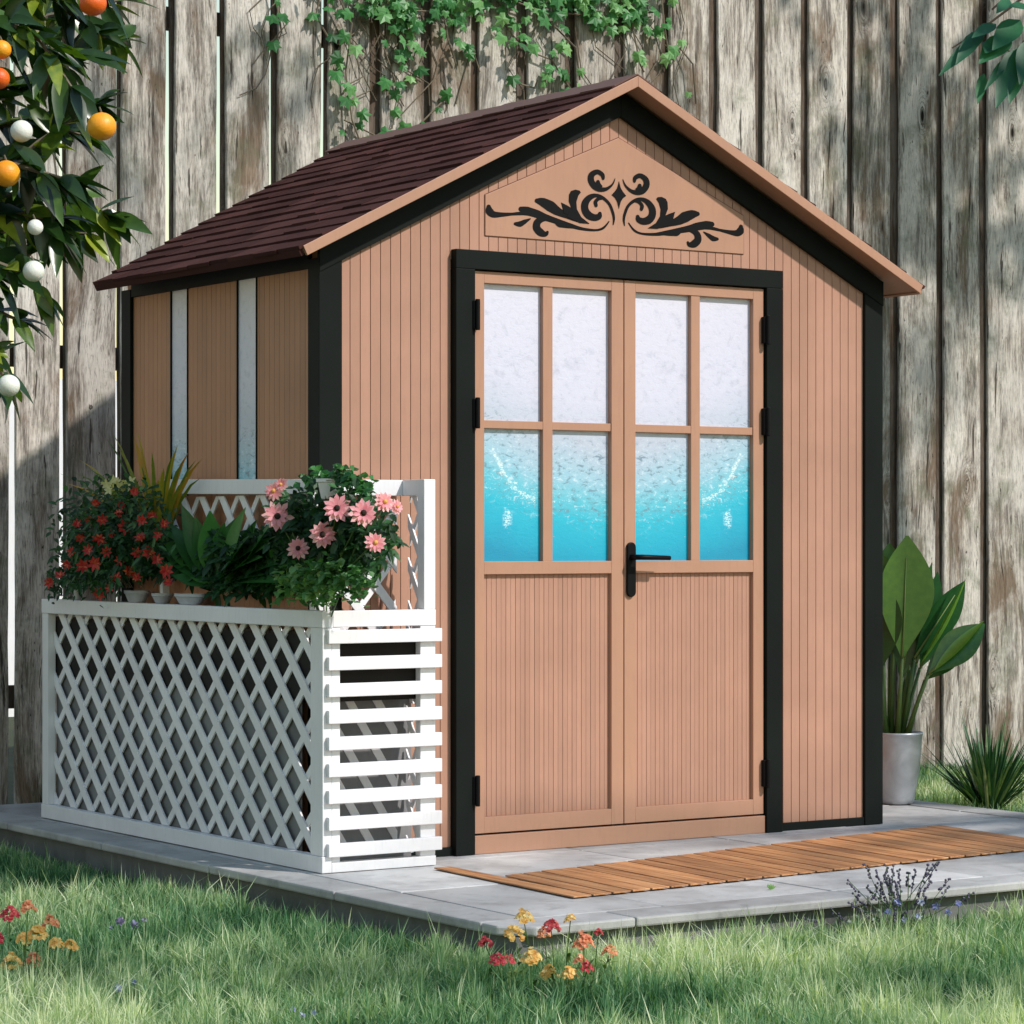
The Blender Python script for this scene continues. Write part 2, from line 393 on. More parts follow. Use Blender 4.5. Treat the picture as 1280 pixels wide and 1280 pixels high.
# ------------------------------------------------------------ patio
SX0, SX1, SY0, SY1 = -.285, 3.02, -1.515, 2.42
m = MB()
m.box(SX0+.035, SX1-.035, SY0+.035, SY1, GZ-.05, -.029)
o = m.build('patio_base', M['under']); tag(o, kind='structure')
# kerb: coping frame with chamfered outer corner
def coping():
    m = MB(); z0, z1 = -.027, 0.; w = .15; c = .075
    def pr(pts): m.prism([(x, y, z0) for x, y in pts], (0, 0, z1-z0), random.random())
    ys = [SY0+w+.004]; 
    while ys[-1] < SY1-.3: ys.append(ys[-1]+.78)
    ys[-1] = SY1
    for a, b in zip(ys[:-1], ys[1:]): pr([(SX0, a), (SX0+w, a), (SX0+w, b-.004), (SX0, b-.004)])
    pr([(SX0+c, SY0), (SX0+w+.25, SY0), (SX0+w+.25, SY0+w), (SX0, SY0+w), (SX0, SY0+c)])
    xs = [SX0+w+.254]
    while xs[-1] < SX1-.3: xs.append(xs[-1]+.82)
    xs[-1] = SX1
    for a, b in zip(xs[:-1], xs[1:]): pr([(a, SY0), (b-.004, SY0), (b-.004, SY0+w), (a, SY0+w)])
    ys = [SY0+w+.004+.78*i for i in range(5)]; ys[-1] = SY1
    for a, b in zip(ys[:-1], ys[1:]): pr([(SX1-w, a), (SX1, a), (SX1, b-.004), (SX1-w, b-.004)])
    return m.build('patio_kerb', M['kerb'], bevel=.006)
tag(coping(), kind='structure')
def pavers():
    m = MB(); w = .155
    xs = [SX0+w, .325, .93, 1.535, 2.14, SX1-w-.004]; ys = [SY0+w, -.70, -.10, .50, 1.10, 1.70, SY1]
    for i in range(len(xs)-1):
        for j in range(len(ys)-1):
            h = random.uniform(-.0008, .0008)
            m.box(xs[i]+.003, xs[i+1]-.003, ys[j]+.003, ys[j+1]-.003, -.027, -.001+h, random.random())
    return m.build('patio_paving', M['concrete'], bevel=.0035)
tag(pavers(), kind='structure')

# ------------------------------------------------------------ deck mat
def deckmat():
    m = MB(); RL = Vector((.23, -.60)); RR = Vector((2.40, -.21)); FR = Vector((2.34, -.92)); FL = Vector((.19, -1.11))
    N = 29
    for i in range(N):
        a = (i+.05)/N; b = (i+.945)/N
        p = [FL.lerp(FR, a), FL.lerp(FR, b), RL.lerp(RR, b), RL.lerp(RR, a)]
        if i == 0: p[3] = Vector((.235, -.30)); p[2] = Vector((.29, -.31))
        h = random.uniform(-.0008, .0008)
        m.prism([(q.x, q.y, .0035) for q in p], (0, 0, .005+h), random.random())
    for k in (.12, .5, .88):
        a = FL.lerp(RL, k); b = FR.lerp(RR, k); d = (b-a).normalized()*.02; q = Vector((-d.y, d.x))
        m.prism([(x.x, x.y, .0005) for x in (a-q+d, b-q-d, b+q-d, a+q+d)], (0, 0, .0035), .0)
    return m.build('deck_mat', M['deck'], bevel=.001)
tag(deckmat(), 'orange brown wooden slat mat lying on the grey paving before the shed doors', 'deck mat')

# ------------------------------------------------------------ shed
W, D = 2.3, 1.388
shed = empty('garden_shed', (0, 0, 0), 'tan garden shed with black trim, brown shingle roof and glazed double doors', 'shed')
XE, ZE, ZR, RID = -.118, 1.912, 2.548, W/2
SL = (ZR-ZE)/(RID-XE)
YF = -.115; YRE = 1.36; YRR = 1.80
def roofz(x): return ZR-abs(x-RID)*SL          # top of the roof deck
XR = 2*RID-XE-.012
X = lambda px, Y=0: onY(px, 600, Y).x
DOX0, DIX0, DIX1, DOX1 = .488, .562, 1.764, 1.835
ZDT, ZDI = 1.951, 1.889
def front_wall():
    m = MB(); p = .0372; x = .0; i = 0
    m.prism([(u, .0038, z) for u, z in ((.01, 0), (DOX0+.03, 0), (DOX0+.03, ZDI+.03), (DOX1-.03, ZDI+.03), (DOX1-.03, 0), (W-.01, 0), (W-.01, roofz(W-.01)-.05), (RID, ZR-.05), (.01, roofz(.01)-.05))], (0, .02, 0))
    while x < W:
        a = x+.0011; b = min(x+p-.0011, W)
        z0 = 0. if (b < DOX0+.03 or a > DOX1-.03) else ZDI+.03
        # a faint centre bead on alternate boards
        zt = lambda q: roofz(q)-.045
        pts = [(a, 0, z0), (b, 0, z0), (b, 0, zt(b)), (a, 0, zt(a))]
        if a < RID < b: pts = [(a, 0, z0), (b, 0, z0), (b, 0, zt(b)), (RID, 0, ZR-.045), (a, 0, zt(a))]
        m.prism(pts, (0, .0035, 0), random.random()); x += p
    return m.build('front_wall', M['tan'], shed, bevel=.0008)
front_wall()
def side_walls():
    m = MB(); p = .0335; y = .03; strips = [(.418, .545), (.907, 1.027)]
    m.box(.0085, .03, .01, .414, 0, ZE+.02).box(.0085, .03, .5495, .903, 0, ZE+.02).box(.0085, .03, 1.0315, D-.01, 0, ZE+.02).box(.016, .0302, .41, .55, 0, 1.92).box(.016, .0302, .90, 1.035, 0, 1.92)
    while y < D-.03:
        a, b = y+.0008, min(y+p-.0008, D)
        hit = any(b > s0-.004 and a < s1+.004 for s0, s1 in strips)
        z1 = 1.165 if hit else 1.90
        if hit:
            for s0, s1 in strips:
                if a < s0-.004 < b: m.box(.005, .015, a, s0-.005, 1.165, 1.90)
                if a < s1+.004 < b: m.box(.005, .015, s1+.005, b, 1.165, 1.90)
        m.box(.005, .0082 if not hit else .015, a, b, 0, z1, random.random()); y += p
    m.build('left_wall', M['tan_shade_lift'], shed, bevel=.0006)
    for s0, s1 in strips:
        g = MB().box(.007, .0145, s0, s1, 1.1655, 1.90).build('side_window', M['film_side'], shed)
        f = MB().box(.001, .012, s1+.0005, s1+.0042, 1.166, 1.9).box(.001, .012, s0-.0042, s0-.0005, 1.166, 1.9)
        f.build('window_frame', M['black'], g)
    m = MB(); y = .03
    while y < D-.03: m.box(W-.015, W-.004, y+.0014, min(y+p-.0014, D), 0, 1.90); y += p
    m.box(W-.03, W-.016, .01, D-.01, 0, ZE+.02)
    m.build('right_wall', M['tan_shade_lift'], shed, bevel=.0012)
    m = MB(); m.prism([(.02, D-.02, 0), (W-.02, D-.02, 0), (W-.02, D-.02, roofz(W)-.06), (RID, D-.02, ZR-.06), (.02, D-.02, roofz(0)-.06)], (0, .015, 0))
    m.build('rear_wall', M['tan_shade_lift'], shed)
side_walls()
# corner posts
for x0, x1, y0, y1 in ((-.008, .075, -.014, .058), (W-.075, W+.008, -.014, .058), (-.008, .06, D-.065, D+.008), (W-.06, W+.008, D-.065, D+.008)):
    MB().box(x0, x1, y0, y1, 0, roofz(max(x0, 0) if x0 < 1 else W)-.075).build('corner_post', M['black'], shed, bevel=.002)
for x0, x1 in ((.0752, DOX0-.0002), (DOX1+.0002, W-.0752)):
    MB().box(x0, x1, -.010, .005, .0, .028).build('base_trim', M['black'], shed, bevel=.0015)
# gable trim (two sloping boards) and side trims under the eaves
TV = .086
def ug(x): return roofz(x)-.030
for s in (-1, 1):
    xs = [-.0081, RID-.0002] if s < 0 else [RID+.0002, W+.0081]
    q = [(xs[0], -.018, ug(xs[0])-TV), (xs[1], -.018, ug(xs[1])-TV), (xs[1], -.018, ug(xs[1])), (xs[0], -.018, ug(xs[0]))]
    MB().prism(q, (0, .017, 0)).build('gable_trim', M['black'], shed, bevel=.0015)
for x0, x1 in ((-.006, .016), (W-.016, W+.006)):
    MB().box(x0, x1, .059, D-.066, 1.868, roofz(0)-.04).build('eave_trim', M['black'], shed, bevel=.0015)
# gable panel with scroll ornament
zb = 2.003
gp = MB().prism([(.617, -.004, zb), (1.683, -.004, zb), (1.683, -.004, 2.135), (1.15, -.004, 2.362), (.617, -.004, 2.135)], (0, .006, 0)).build('gable_panel', M['tan_trim'], shed, bevel=.0012)
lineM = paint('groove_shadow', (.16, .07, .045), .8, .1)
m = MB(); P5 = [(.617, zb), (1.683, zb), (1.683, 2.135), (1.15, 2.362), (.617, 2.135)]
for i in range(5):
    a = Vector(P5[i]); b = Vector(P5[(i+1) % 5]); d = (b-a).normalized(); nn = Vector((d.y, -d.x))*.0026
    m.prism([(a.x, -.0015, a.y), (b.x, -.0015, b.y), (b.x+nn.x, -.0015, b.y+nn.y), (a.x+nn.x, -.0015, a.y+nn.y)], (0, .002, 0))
m.build('panel_edge_shadow', lineM, gp)  # thin dark line painted as the groove's shadow around the gable panel
def ornament():
    m = MB(); k = [0]
    OZ = lambda x, y: onY(600+x/7.111, 205+y/7.111, 0)
    cx = OZ(1247, 265).x; sh = 1.150-cx
    sc = 1/7.111*8.95/F*1.02
    # 1 px across on the wall = wider in X than in Z because the wall is turned
    def put(poly):
        for mir in (0, 1):
            k[0] += 1
            y = -.0045-.00008*k[0]
            pts = [((2*cx-p.x if mir else p.x)+sh, y, p.z+zoff) for p in poly]
            m.prism(pts, (0, .002, 0))
    zoff = -.004
    def stroke(pts):
        P = [Vector((a, b)) for a, b, r in pts]; Rr = [r for a, b, r in pts]
        # resample with Catmull-Rom
        Q = []; q = []
        n = len(P)
        for i in range(n-1):
            p0, p1, p2, p3 = P[max(i-1, 0)], P[i], P[i+1], P[min(i+2, n-1)]
            for j in range(6):
                t = j/6; t2 = t*t; t3 = t2*t
                Q.append(.5*((2*p1)+(p2-p0)*t+(2*p0-5*p1+4*p2-p3)*t2+(3*p1-p0-3*p2+p3)*t3)); q.append(Rr[i]*(1-t)+Rr[i+1]*t)
        Q.append(P[-1]); q.append(Rr[-1])
        L = []; Rt = []
        for i in range(len(Q)):
            d = (Q[min(i+1, len(Q)-1)]-Q[max(i-1, 0)]).normalized(); nn = Vector((-d.y, d.x))
            L.append(Q[i]+nn*q[i]); Rt.append(Q[i]-nn*q[i])
        d0 = (Q[0]-Q[1]).normalized(); n0 = Vector((-d0.y, d0.x))
        cap = [Q[0]+(d0*math.sin(a)+n0*math.cos(a))*q[0] for a in [PI*j/8 for j in range(1, 8)]]
        # quads, one prism per piece keeps concave outlines clean
        for mir in (0, 1):
            k[0] += 1; y = -.0045-.00008*k[0]
            f = lambda v: Vector((((2*cx-OZ(v.x, v.y).x) if mir else OZ(v.x, v.y).x)+sh, y, OZ(v.x, v.y).z+zoff))
            vs = []; fs = []
            for a, b in zip(L, Rt): vs += [f(a), f(b)]
            for i in range(len(L)-1): fs.append((2*i, 2*i+1, 2*i+3, 2*i+2))
            c0 = len(vs); vs.append(f(Q[0]))
            ring = [f(Rt[0])]+[f(p) for p in cap]+[f(L[0])]
            for i, p in enumerate(ring): vs.append(p)
            for i in range(len(ring)-1): fs.append((c0, c0+1+i, c0+2+i))
            m.add(vs, fs)
    stroke([(92,372,20),(100,412,36),(135,440,30),(210,442,20),(300,437,13),(400,430,18),(480,432,26)])
    stroke([(378,392,22),(430,408,38),(520,436,36),(600,468,30),(720,508,24),(820,540,20),(920,568,14),(1040,580,10),(1110,560,11),(1162,500,5)])
    stroke([(328,523,14),(370,525,26),(412,504,20),(466,476,3)])
    stroke([(612,598,13),(596,615,22),(555,602,34),(518,560,34),(526,508,32),(580,478,24),(660,482,14)])
    stroke([(692,515,14),(722,530,24),(790,545,17),(880,560,6)])
    stroke([(520,318,20),(570,330,38),(640,368,48),(700,410,38),(790,455,22),(880,490,18)])
    stroke([(1078,432,16),(1068,458,28),(1030,468,30),(980,448,34),(947,400,32),(948,340,32),(985,292,27),(1040,272,17),(1100,290,14),(1160,345,12),(1192,420,12),(1203,480,10),(1196,535,3)])
    stroke([(1045,362,14),(1040,328,17),(1066,302,15),(1110,300,6)])
    stroke([(1108,122,12),(1100,88,18),(1055,62,21),(1006,88,27),(1000,140,27),(1035,193,27),(1085,218,22),(1140,212,15),(1190,172,8),(1213,120,2)])
    stroke([(1060,150,16),(1066,178,22),(1092,202,16)])
    for poly in ([(735,335),(790,362),(832,388),(870,470),(760,430)], [(832,400),(803,320),(806,262),(822,232),(860,220),(895,228),(908,245),(885,275),(868,330),(873,395),(850,470)], [(850,392),(873,395),(912,465),(985,522),(900,515),(780,460)]):
        put([OZ(a, b) for a, b in poly])
    dm = [OZ(a, b) for a, b in ((1247,148),(1262,215),(1247,265),(1230,215))]
    put([OZ(a, b) for a, b in ((1248,148),(1248,388),(1232,325),(1212,290),(1184,265),(1212,235),(1232,205))])
    return m.build('scroll_ornament', M['iron'], gp)
ornament()
# door frame
df = MB().box(DOX0, DIX0-.0005, -.03, .012, 0, ZDI-.0002).box(DIX1+.0005, DOX1, -.03, .012, 0, ZDI-.0002).box(DOX0, DOX1, -.0302, .012, ZDI, ZDT)
df.build('door_frame', M['black'], shed, bevel=.002)
MB().box(DIX0+.001, DIX1-.001, -.022, .01, 0, .060).build('threshold', M['tan_trim'], shed, bevel=.002)
def leaf(x0, x1, px, hx, handle):
    """px = (pane0 left, pane0 right, pane1 left, pane1 right) in metres"""
    Y0, Y1 = -.016, .012
    a, b, c, d = px; z = dict(b=.066, p0=.118, p1=.904, g0=.9456, m0=1.378, m1=1.404, g1=1.848, t=1.885)
    m = MB()
    m.box(x0, a, Y0, Y1, z['b'], z['t']).box(d, x1, Y0, Y1, z['b'], z['t'])
    for z0, z1 in ((z['b'], z['p0']), (z['p1'], z['g0']), (z['g1'], z['t'])): m.box(a, d, Y0+.0003, Y1, z0, z1)
    m.box(b, c, Y0+.003, Y1, z['g0'], z['g1'])
    m.box(a, b, Y0+.004, Y1, z['m0'], z['m1']).box(c, d, Y0+.004, Y1, z['m0'], z['m1'])
    door = m.build('door', M['tan_trim'], shed, bevel=.0012)
    m = MB(); w = d-a; n = round(w/.0186); s = w/n
    m.box(a, d, .0012, .0115, z['p0'], z['p1'])
    for i in range(n): m.box(a+i*s+.0006, a+(i+1)*s-.0006, -.001 if i % 2 else -.0004, .001, z['p0'], z['p1'], random.random())
    m.build('door_panel', M['tan'], door, bevel=.0005)
    for u0, u1 in ((a, b), (c, d)):
        for z0, z1 in ((z['g0'], z['m0']), (z['m1'], z['g1'])):
            MB().box(u0, u1, .004, .009, z0, z1).build('pane', M['film'], door)
    for zc in (1.742, 1.425, .207):
        m = MB(); m.box(hx-.013, hx+.013, -.036, -.0165, zc-.046, zc+.046)
        m.tube([(hx, -.040, zc-.05), (hx, -.040, zc+.05)], .008, 10)
        m.build('hinge', M['iron'], door, bevel=.002)
    if handle:
        hxp = handle
        m = MB()
        pl = [(hxp+.018*math.cos(a), -.0162, (.990 if a < PI else .842)+.018*math.sin(a)) for a in [PI*j/10 for j in range(21)]]
        m.prism(pl, (0, -.011, 0))
        h = m.build('handle', M['iron'], door, smooth=False, bevel=.003)
        MB().tube([(hxp, -.02, .958), (hxp, -.065, .958), (hxp+.012, -.072, .958), (hxp+.125, -.072, .955)], [.010, .009, .009, .0075], 12).build('lever', M['iron'], h, smooth=True)
    return door
leaf(DIX0+.003, 1.1610, (X(602), X(676), X(688), X(761)), DIX0+.002, None)
leaf(1.1650, DIX1-.003, (X(791), X(861), X(872), X(938)), DIX1-.002, X(784))
MB().box(1.13, 1.19, .0125, .0135, .06, 1.885).build('door_gap_strip', M['dark'], shed)  # dark strip behind the gap between the door leaves

# roof
def slope_pt(s, u, y, h):
    """u: 0 eave .. 1 ridge along the slope; h: height normal to the slope"""
    xe = XE if s < 0 else XR
    if u == 1: return Vector((RID, y, ZR+h*math.hypot(SL, 1)))
    x = xe+(RID-xe)*u; z = roofz(x)
    nx = -SL if s < 0 else SL; l = math.hypot(nx, 1)
    return Vector((x+nx/l*h, y, z+h/l))
def yr(u): return YRE+(YRR-YRE)*u**.9
roof = MB()
for s in (-1, 1):
    q = []
    U = [i/10 for i in range(11)]
    for a, b in zip(U[:-1], U[1:]):
        vs = [slope_pt(s, a, YF+.012, -.001), slope_pt(s, b, YF+.012, -.001), slope_pt(s, b, yr(b)-.01, -.001), slope_pt(s, a, yr(a)-.01, -.001)]
        vs += [slope_pt(s, a, YF+.012, -.018), slope_pt(s, b, YF+.012, -.018), slope_pt(s, b, yr(b)-.01, -.018), slope_pt(s, a, yr(a)-.01, -.018)]
        fs = [(0,1,2,3),(4,7,6,5),(0,4,5,1),(2,6,7,3)]
        if a == 0: fs.append((0,3,7,4))
        if b == 1: fs.append((1,5,6,2))
        roof.add(vs, fs)
roof = roof.build('roof', M['tan_trim'], shed)
m = MB(); NC = 15
for s in (-1, 1):
    for i in range(NC):
        u0 = (i-.12)/NC; u1 = min(1., (i+1.15)/NC); uu = max(0, u0)
        if i == 0: u0 = -.012
        y = YF+.004; end = yr(uu)
        off = (i % 3)*.06
        first = True
        while y < end-.01:
            w = (.14+off if first else random.choice((.12, .15, .18))); first = False
            y2 = min(y+w, end); t = random.random(); h = .0095+random.uniform(0, .0045); dd = random.uniform(-.004, .004)/1.4
            ya = y2-.0008; yb = ya
            if y2 >= end-1e-6: ya = yr(max(0, u0)); yb = yr(u1)
            A = [slope_pt(s, u0+dd, y+.0008, h), slope_pt(s, u1, y+.0008, .0035), slope_pt(s, u1, yb, .0035), slope_pt(s, u0+dd, ya, h)]
            B = [slope_pt(s, u0+dd, y+.0008, .0005), slope_pt(s, u1, y+.0008, .0005), slope_pt(s, u1, yb, .0005), slope_pt(s, u0+dd, ya, .0005)]
            m.add(A+B, [(0,1,2,3),(4,7,6,5),(0,4,5,1),(2,6,7,3),(0,3,7,4),(1,5,6,2)], t)
            y = y2
m.build('shingles', M['shingle'], roof)
cap = MB()
for s in (-1, 1):
    y = YF+.004
    while y < YRR-.02:
        y2 = min(y+.2, YRR+.01)
        A = [slope_pt(s, .93, y, .013), slope_pt(s, 1, y, .013), slope_pt(s, 1, y2-.002, .016), slope_pt(s, .93, y2-.002, .016)]
        B = [slope_pt(s, .93, y, .009), slope_pt(s, 1, y, .009), slope_pt(s, 1, y2-.002, .009), slope_pt(s, .93, y2-.002, .009)]
        cap.add(A+B, [(0,1,2,3),(4,7,6,5),(0,4,5,1),(2,6,7,3),(0,3,7,4),(1,5,6,2)], random.random()); y = y2
def capm():
    n = NT('ridge_cap'); g = n.noise(n.coord(), 200, 3); n.base(n.mix((.10, .05, .04), (.16, .085, .065), g)); n.rough(.85); return n.m
cap.build('ridge_cap', capm(), roof)
for s in (-1, 1):
    A = [slope_pt(s, u, YF, h) for u, h in ((0, .006), (1, .006), (1, -.026), (0, -.026))]
    if s > 0: A = [p+Vector((.0002, 0, 0)) for p in A]
    MB().prism(A, (0, .0115, 0)).build('rake_board', M['tan_trim'], roof, bevel=.0015)
    A = [slope_pt(s, u, YF+.013, h) for u, h in ((-.010, .0), (-.001, .0), (-.001, -.022), (-.010, -.022))]
    MB().prism(A, (0, YRE-YF-.015, 0)).build('fascia', M['shingle'] if s < 0 else M['tan_trim'], roof, bevel=.001)

# ------------------------------------------------------------ white lattice planter
PX0, PX1, PY0, PY1, PT = -.105, .300, -.205, 1.855, .800
plr = empty('planter', ((PX0+PX1)/2, PY0, 0), 'white wooden lattice planter box standing on the paving at the shed corner', 'planter')
def wbox(name, *a): return MB().box(*a).build(name, M['white'], plr, bevel=.0022)
wbox('base_rail', PX0-.004, PX0+.03, PY0-.004, PY1, 0.002, .052)
wbox('base_rail', PX0+.0302, PX1, PY0-.004, PY0+.03, .002, .032)
wbox('top_rail', PX0-.003, PX0+.035, PY0-.003, PY1, PT-.052, PT)
wbox('top_rail', PX0+.0352, PX1, PY0-.003, PY0+.03, PT-.050, PT-.0005)
wbox('post', PX0, PX0+.032, PY0, PY0+.075, .0522, PT-.0522)
wbox('post', PX0+.0322, PX0+.062, PY0+.0005, PY0+.03, .0322, PT-.0502)
wbox('post', PX0, PX0+.032, PY1-.05, PY1-.001, .0522, PT-.0522)
wbox('post', PX1-.055, PX1, PY0+.0005, PY0+.03, .0322, PT-.0502)
for i in range(9):
    z = .729+.012-i*.0812
    wbox('slat', PX0+.012, PX1+.014, PY0-.018, PY0-.0045 if i == 99 else PY0-.0001, z-.041, z)
def clip_strip(m, o, e1, u0, u1, v0, v1, pu, pv, du, w, y0, th, t=.5):
    """one lattice strip through (pu,pv) with direction du, clipped to a rectangle; o+e1*u+Z*v"""
    d = Vector(du).normalized(); nn = Vector((-d.y, d.x))*w/2
    poly = [Vector((pu, pv))-d*5-nn, Vector((pu, pv))+d*5-nn, Vector((pu, pv))+d*5+nn, Vector((pu, pv))-d*5+nn]
    for ax, lim, sg in ((0, u0, 1), (0, u1, -1), (1, v0, 1), (1, v1, -1)):
        out = []
        for i in range(len(poly)):
            a, b = poly[i], poly[(i+1) % len(poly)]
            ia = (a[ax]-lim)*sg >= 0; ib = (b[ax]-lim)*sg >= 0
            if ia: out.append(a)
            if ia != ib: out.append(a+(b-a)*((lim-a[ax])/(b[ax]-a[ax])))
        poly = out
        if len(poly) < 3: return
    off = y0
    pts = [o+e1*p.x+Vector((0, 0, p.y)) for p in poly]
    nrm = e1.cross(Vector((0, 0, 1)))
    m.prism([p+nrm*off for p in pts], nrm*th, t)
def lattice(name, o, e1, u0, u1, v0, v1, pitch, ang, w, th=.0065):
    m = MB(); o = Vector(o); e1 = Vector(e1)
    ta = math.tan(ang); n = int((u1-u0)/pitch)+int((v1-v0)/ta/pitch)+3
    for layer, sg in ((0, -1), (1, 1)):
        w_ = w*(1.12, .80)[layer]
        for i in range(-n, n+1):
            clip_strip(m, o, e1, u0, u1, v0, v1, u0+i*pitch+.02, v0, (1, sg*ta), w_, -layer*(th+.0004), -th, random.random())
    return m.build(name, M['white'], plr, bevel=.0012)
# u runs toward -Y so the strips read as in the photograph; outward normal = -X
lattice('lattice_panel', (PX0+.024, 0, 0), (0, -1, 0), -(PY1-.052), -(PY0+.076), .053, PT-.053, .146, math.radians(45), .031)
# tall back trellis: three joined faces around the shed corner
XT, YT = PX1, -.055
tz = lambda y: 1.212
t1 = wbox('trellis_post', XT-.042, XT, PY0, PY0+.04, PT, 1.205)
wbox('trellis_rail', XT-.030, XT-.002, PY0+.0405, YT-.0002, 1.155, 1.2048)
wbox('trellis_rail', -.052, XT-.002, YT, YT+.026, 1.155, 1.2049)
m = MB(); m.prism([(-.052, YT+.0262, 1.157), (-.052, .98, 1.172), (-.052, .98, 1.222), (-.052, YT+.0262, 1.2047)], (.026, 0, 0)); m.build('trellis_rail', M['white'], plr, bevel=.002)
wbox('trellis_post', -.052, -.026, .9802, 1.005, .5, 1.222)
wbox('trellis_post', -.0522, -.0262, YT+.0003, YT+.0257, .5, 1.1548)
lattice('trellis_lattice', (XT-.010, 0, 0), (0, -1, 0), -(YT), -(PY0+.0405), .5, 1.1549, .085, math.radians(58), .020)
lattice('trellis_lattice', (0, YT+.010, 0), (1, 0, 0), -.025, XT-.043, .5, 1.1548, .125, math.radians(50), .026)
lattice('trellis_lattice', (-.034, 0, 0), (0, -1, 0), -.98, -(YT+.027), .93, 1.160, .14, math.radians(50), .028)
# trough and liner
m = MB(); m.box(PX0+.037, -.058, PY0+.035, 1.84, .52, .725).box(-.0575, PX1-.035, PY0+.035, YT-.012, .52, .725)
m.build('trough', M['dark'], plr)
m = MB(); m.box(PX0+.045, -.062, .0, 1.82, .004, .5185)
m.build('liner', M['liner'], plr, bevel=.004)
MB().box(-.05, PX1-.003, YT-.010, YT-.002, .004, .5195).build('added_back_panel', M['liner'], plr)  # added sheet that darkens the planter interior seen through the end slats
lattice('inner_lattice', (0, YT-.014, 0), (1, 0, 0), -.05, XT-.056, .033, .519, .10, math.radians(58), .024)
lattice('inner_lattice', (XT-.030, 0, 0), (0, -1, 0), -(YT-.02), -(PY0+.035), .033, .745, .085, math.radians(58), .020)
m = MB()
for i in range(900):
    y = random.uniform(PY0+.06, 1.82); x = random.uniform(PX0+.045, -.065) if y > YT-.02 else random.uniform(PX0+.045, PX1-.05)
    r = random.uniform(.004, .011); m.ball((x, y, .727), r, 5, 3, random.random())
m.build('soil', M['soil'], plr)

# ------------------------------------------------------------ plants helpers
def rv(s=1.): return Vector((random.gauss(0, s), random.gauss(0, s), random.gauss(0, s)))
def clampx(p):
    if -.03 < p.y < 1.45 and p.x > -.02: p.x = -.02-random.random()*.03
    return p
TOCAM = Vector((-C_, -S_, 0))
def star(m, c, nrm, r, n=6, w=.5, t=.5, cup=.35, p=.95):
    nrm = Vector(nrm).normalized(); a = nrm.cross(Vector((.1, .3, 1))).normalized(); b = nrm.cross(a)
    ph = random.random()*6
    for i in range(n):
        an = ph+2*PI*i/n; d = a*math.cos(an)+b*math.sin(an)+nrm*cup
        m.leaf(c, d, nrm, r*random.uniform(.85, 1.1), r*w, .15, 0, min(1, max(0, t+random.uniform(-.2, .2))), 4 if p > 1 else 3, p)
def pot(name, c, r0, r1, h, mat, parent, rim=.005, sy=1.):
    c = Vector(c); mb = MB(); mb.lathe(c, [(r0*.9, 0), (r0, .004), (r1, h-.012), (r1+rim, h-.010), (r1+rim, h), (r1-.004, h), (r1-.008, h-.02), (.001, h-.02)], 28)
    mb.v = [(p[0], c.y+(p[1]-c.y)*sy, p[2]) for p in mb.v]
    return mb.build(name, mat, parent, smooth=False)

# red star flower bush
o = onX(150, 735, -.09)
g = empty('red_flower_bush', (-.075, o.y, .727), 'bushy dark plant covered in small red star flowers at the far end of the planter', 'flowering plant')
pot('pot', (-.062, onX(172, 740, -.06).y, .8008), .026, .034, .040, M['potgrey'], g, .003, 1.9); 
m = MB(); mt = MB()
for i in range(2600):
    px = random.gauss(142, 33); py = random.gauss(672, 33)
    if px < 62 or px > 222 or py < 596 or py > 748 or ((px-140)/82)**2+((py-672)/76)**2 > 1.05+random.random()*.2 or (px > 140 and py > 724): continue
    p = onX(px, py, random.uniform(-.20, -.03)); p = clampx(p)
    m.leaf(p, rv()+Vector((-.4, -.3, .5)), (-.3, -.5, .8), random.uniform(.025, .05), random.uniform(.012, .02), .2, .3, random.random()*.8, 3)
for i in range(26):
    q = onX(random.gauss(145, 14), 735, -.07); p = clampx(onX(random.uniform(75, 215), random.uniform(610, 700), random.uniform(-.18, -.04)))
    mt.tube([q, q.lerp(p, .5)+Vector((0, 0, .05)), p], .0018, 4)
for i in range(420):   # trailing part over the rail at the left
    px = random.uniform(60, 150); py = 705+abs(random.gauss(0, 14))+random.random()*12
    p = onX(px, py, random.uniform(-.15, -.10))
    m.leaf(p, rv()+Vector((-.5, -.2, -.2)), (-.5, -.5, .6), random.uniform(.018, .034), .011, .2, .3, random.random()*.7, 3)
m.build('foliage', M['leaf_dark'], g); mt.build('stem', M['twig'], g)
for px, py, r in ((156,660,13),(152,632,8),(104,708,12),(124,742,11),(176,672,10),(172,692,10),(160,715,13),(186,690,12),(125,673,13),(207,714,12),(112,650,9),(148,641,9),(211,728,9),(75,720,10),(62,728,10),(118,704,12),(133,690,9),(178,650,9),(146,722,9),(100,672,9),(128,650,10),(90,690,9),(140,668,9),(198,668,9),(190,645,8),(120,628,8),(168,615,8),(110,688,9),(150,700,9),(170,722,9),(138,735,9),(84,705,9),(196,700,10),(205,655,8),(96,655,8)):
    p = onX(px, py, random.uniform(-.225, -.17)); m = MB(); star(m, p, TOCAM+rv(.35), r/360*.88, 7, .42, .45); star(m, p, TOCAM+rv(.35), r/360*.6, 6, .4, .75)
    m.build('flower', M['red'], g)
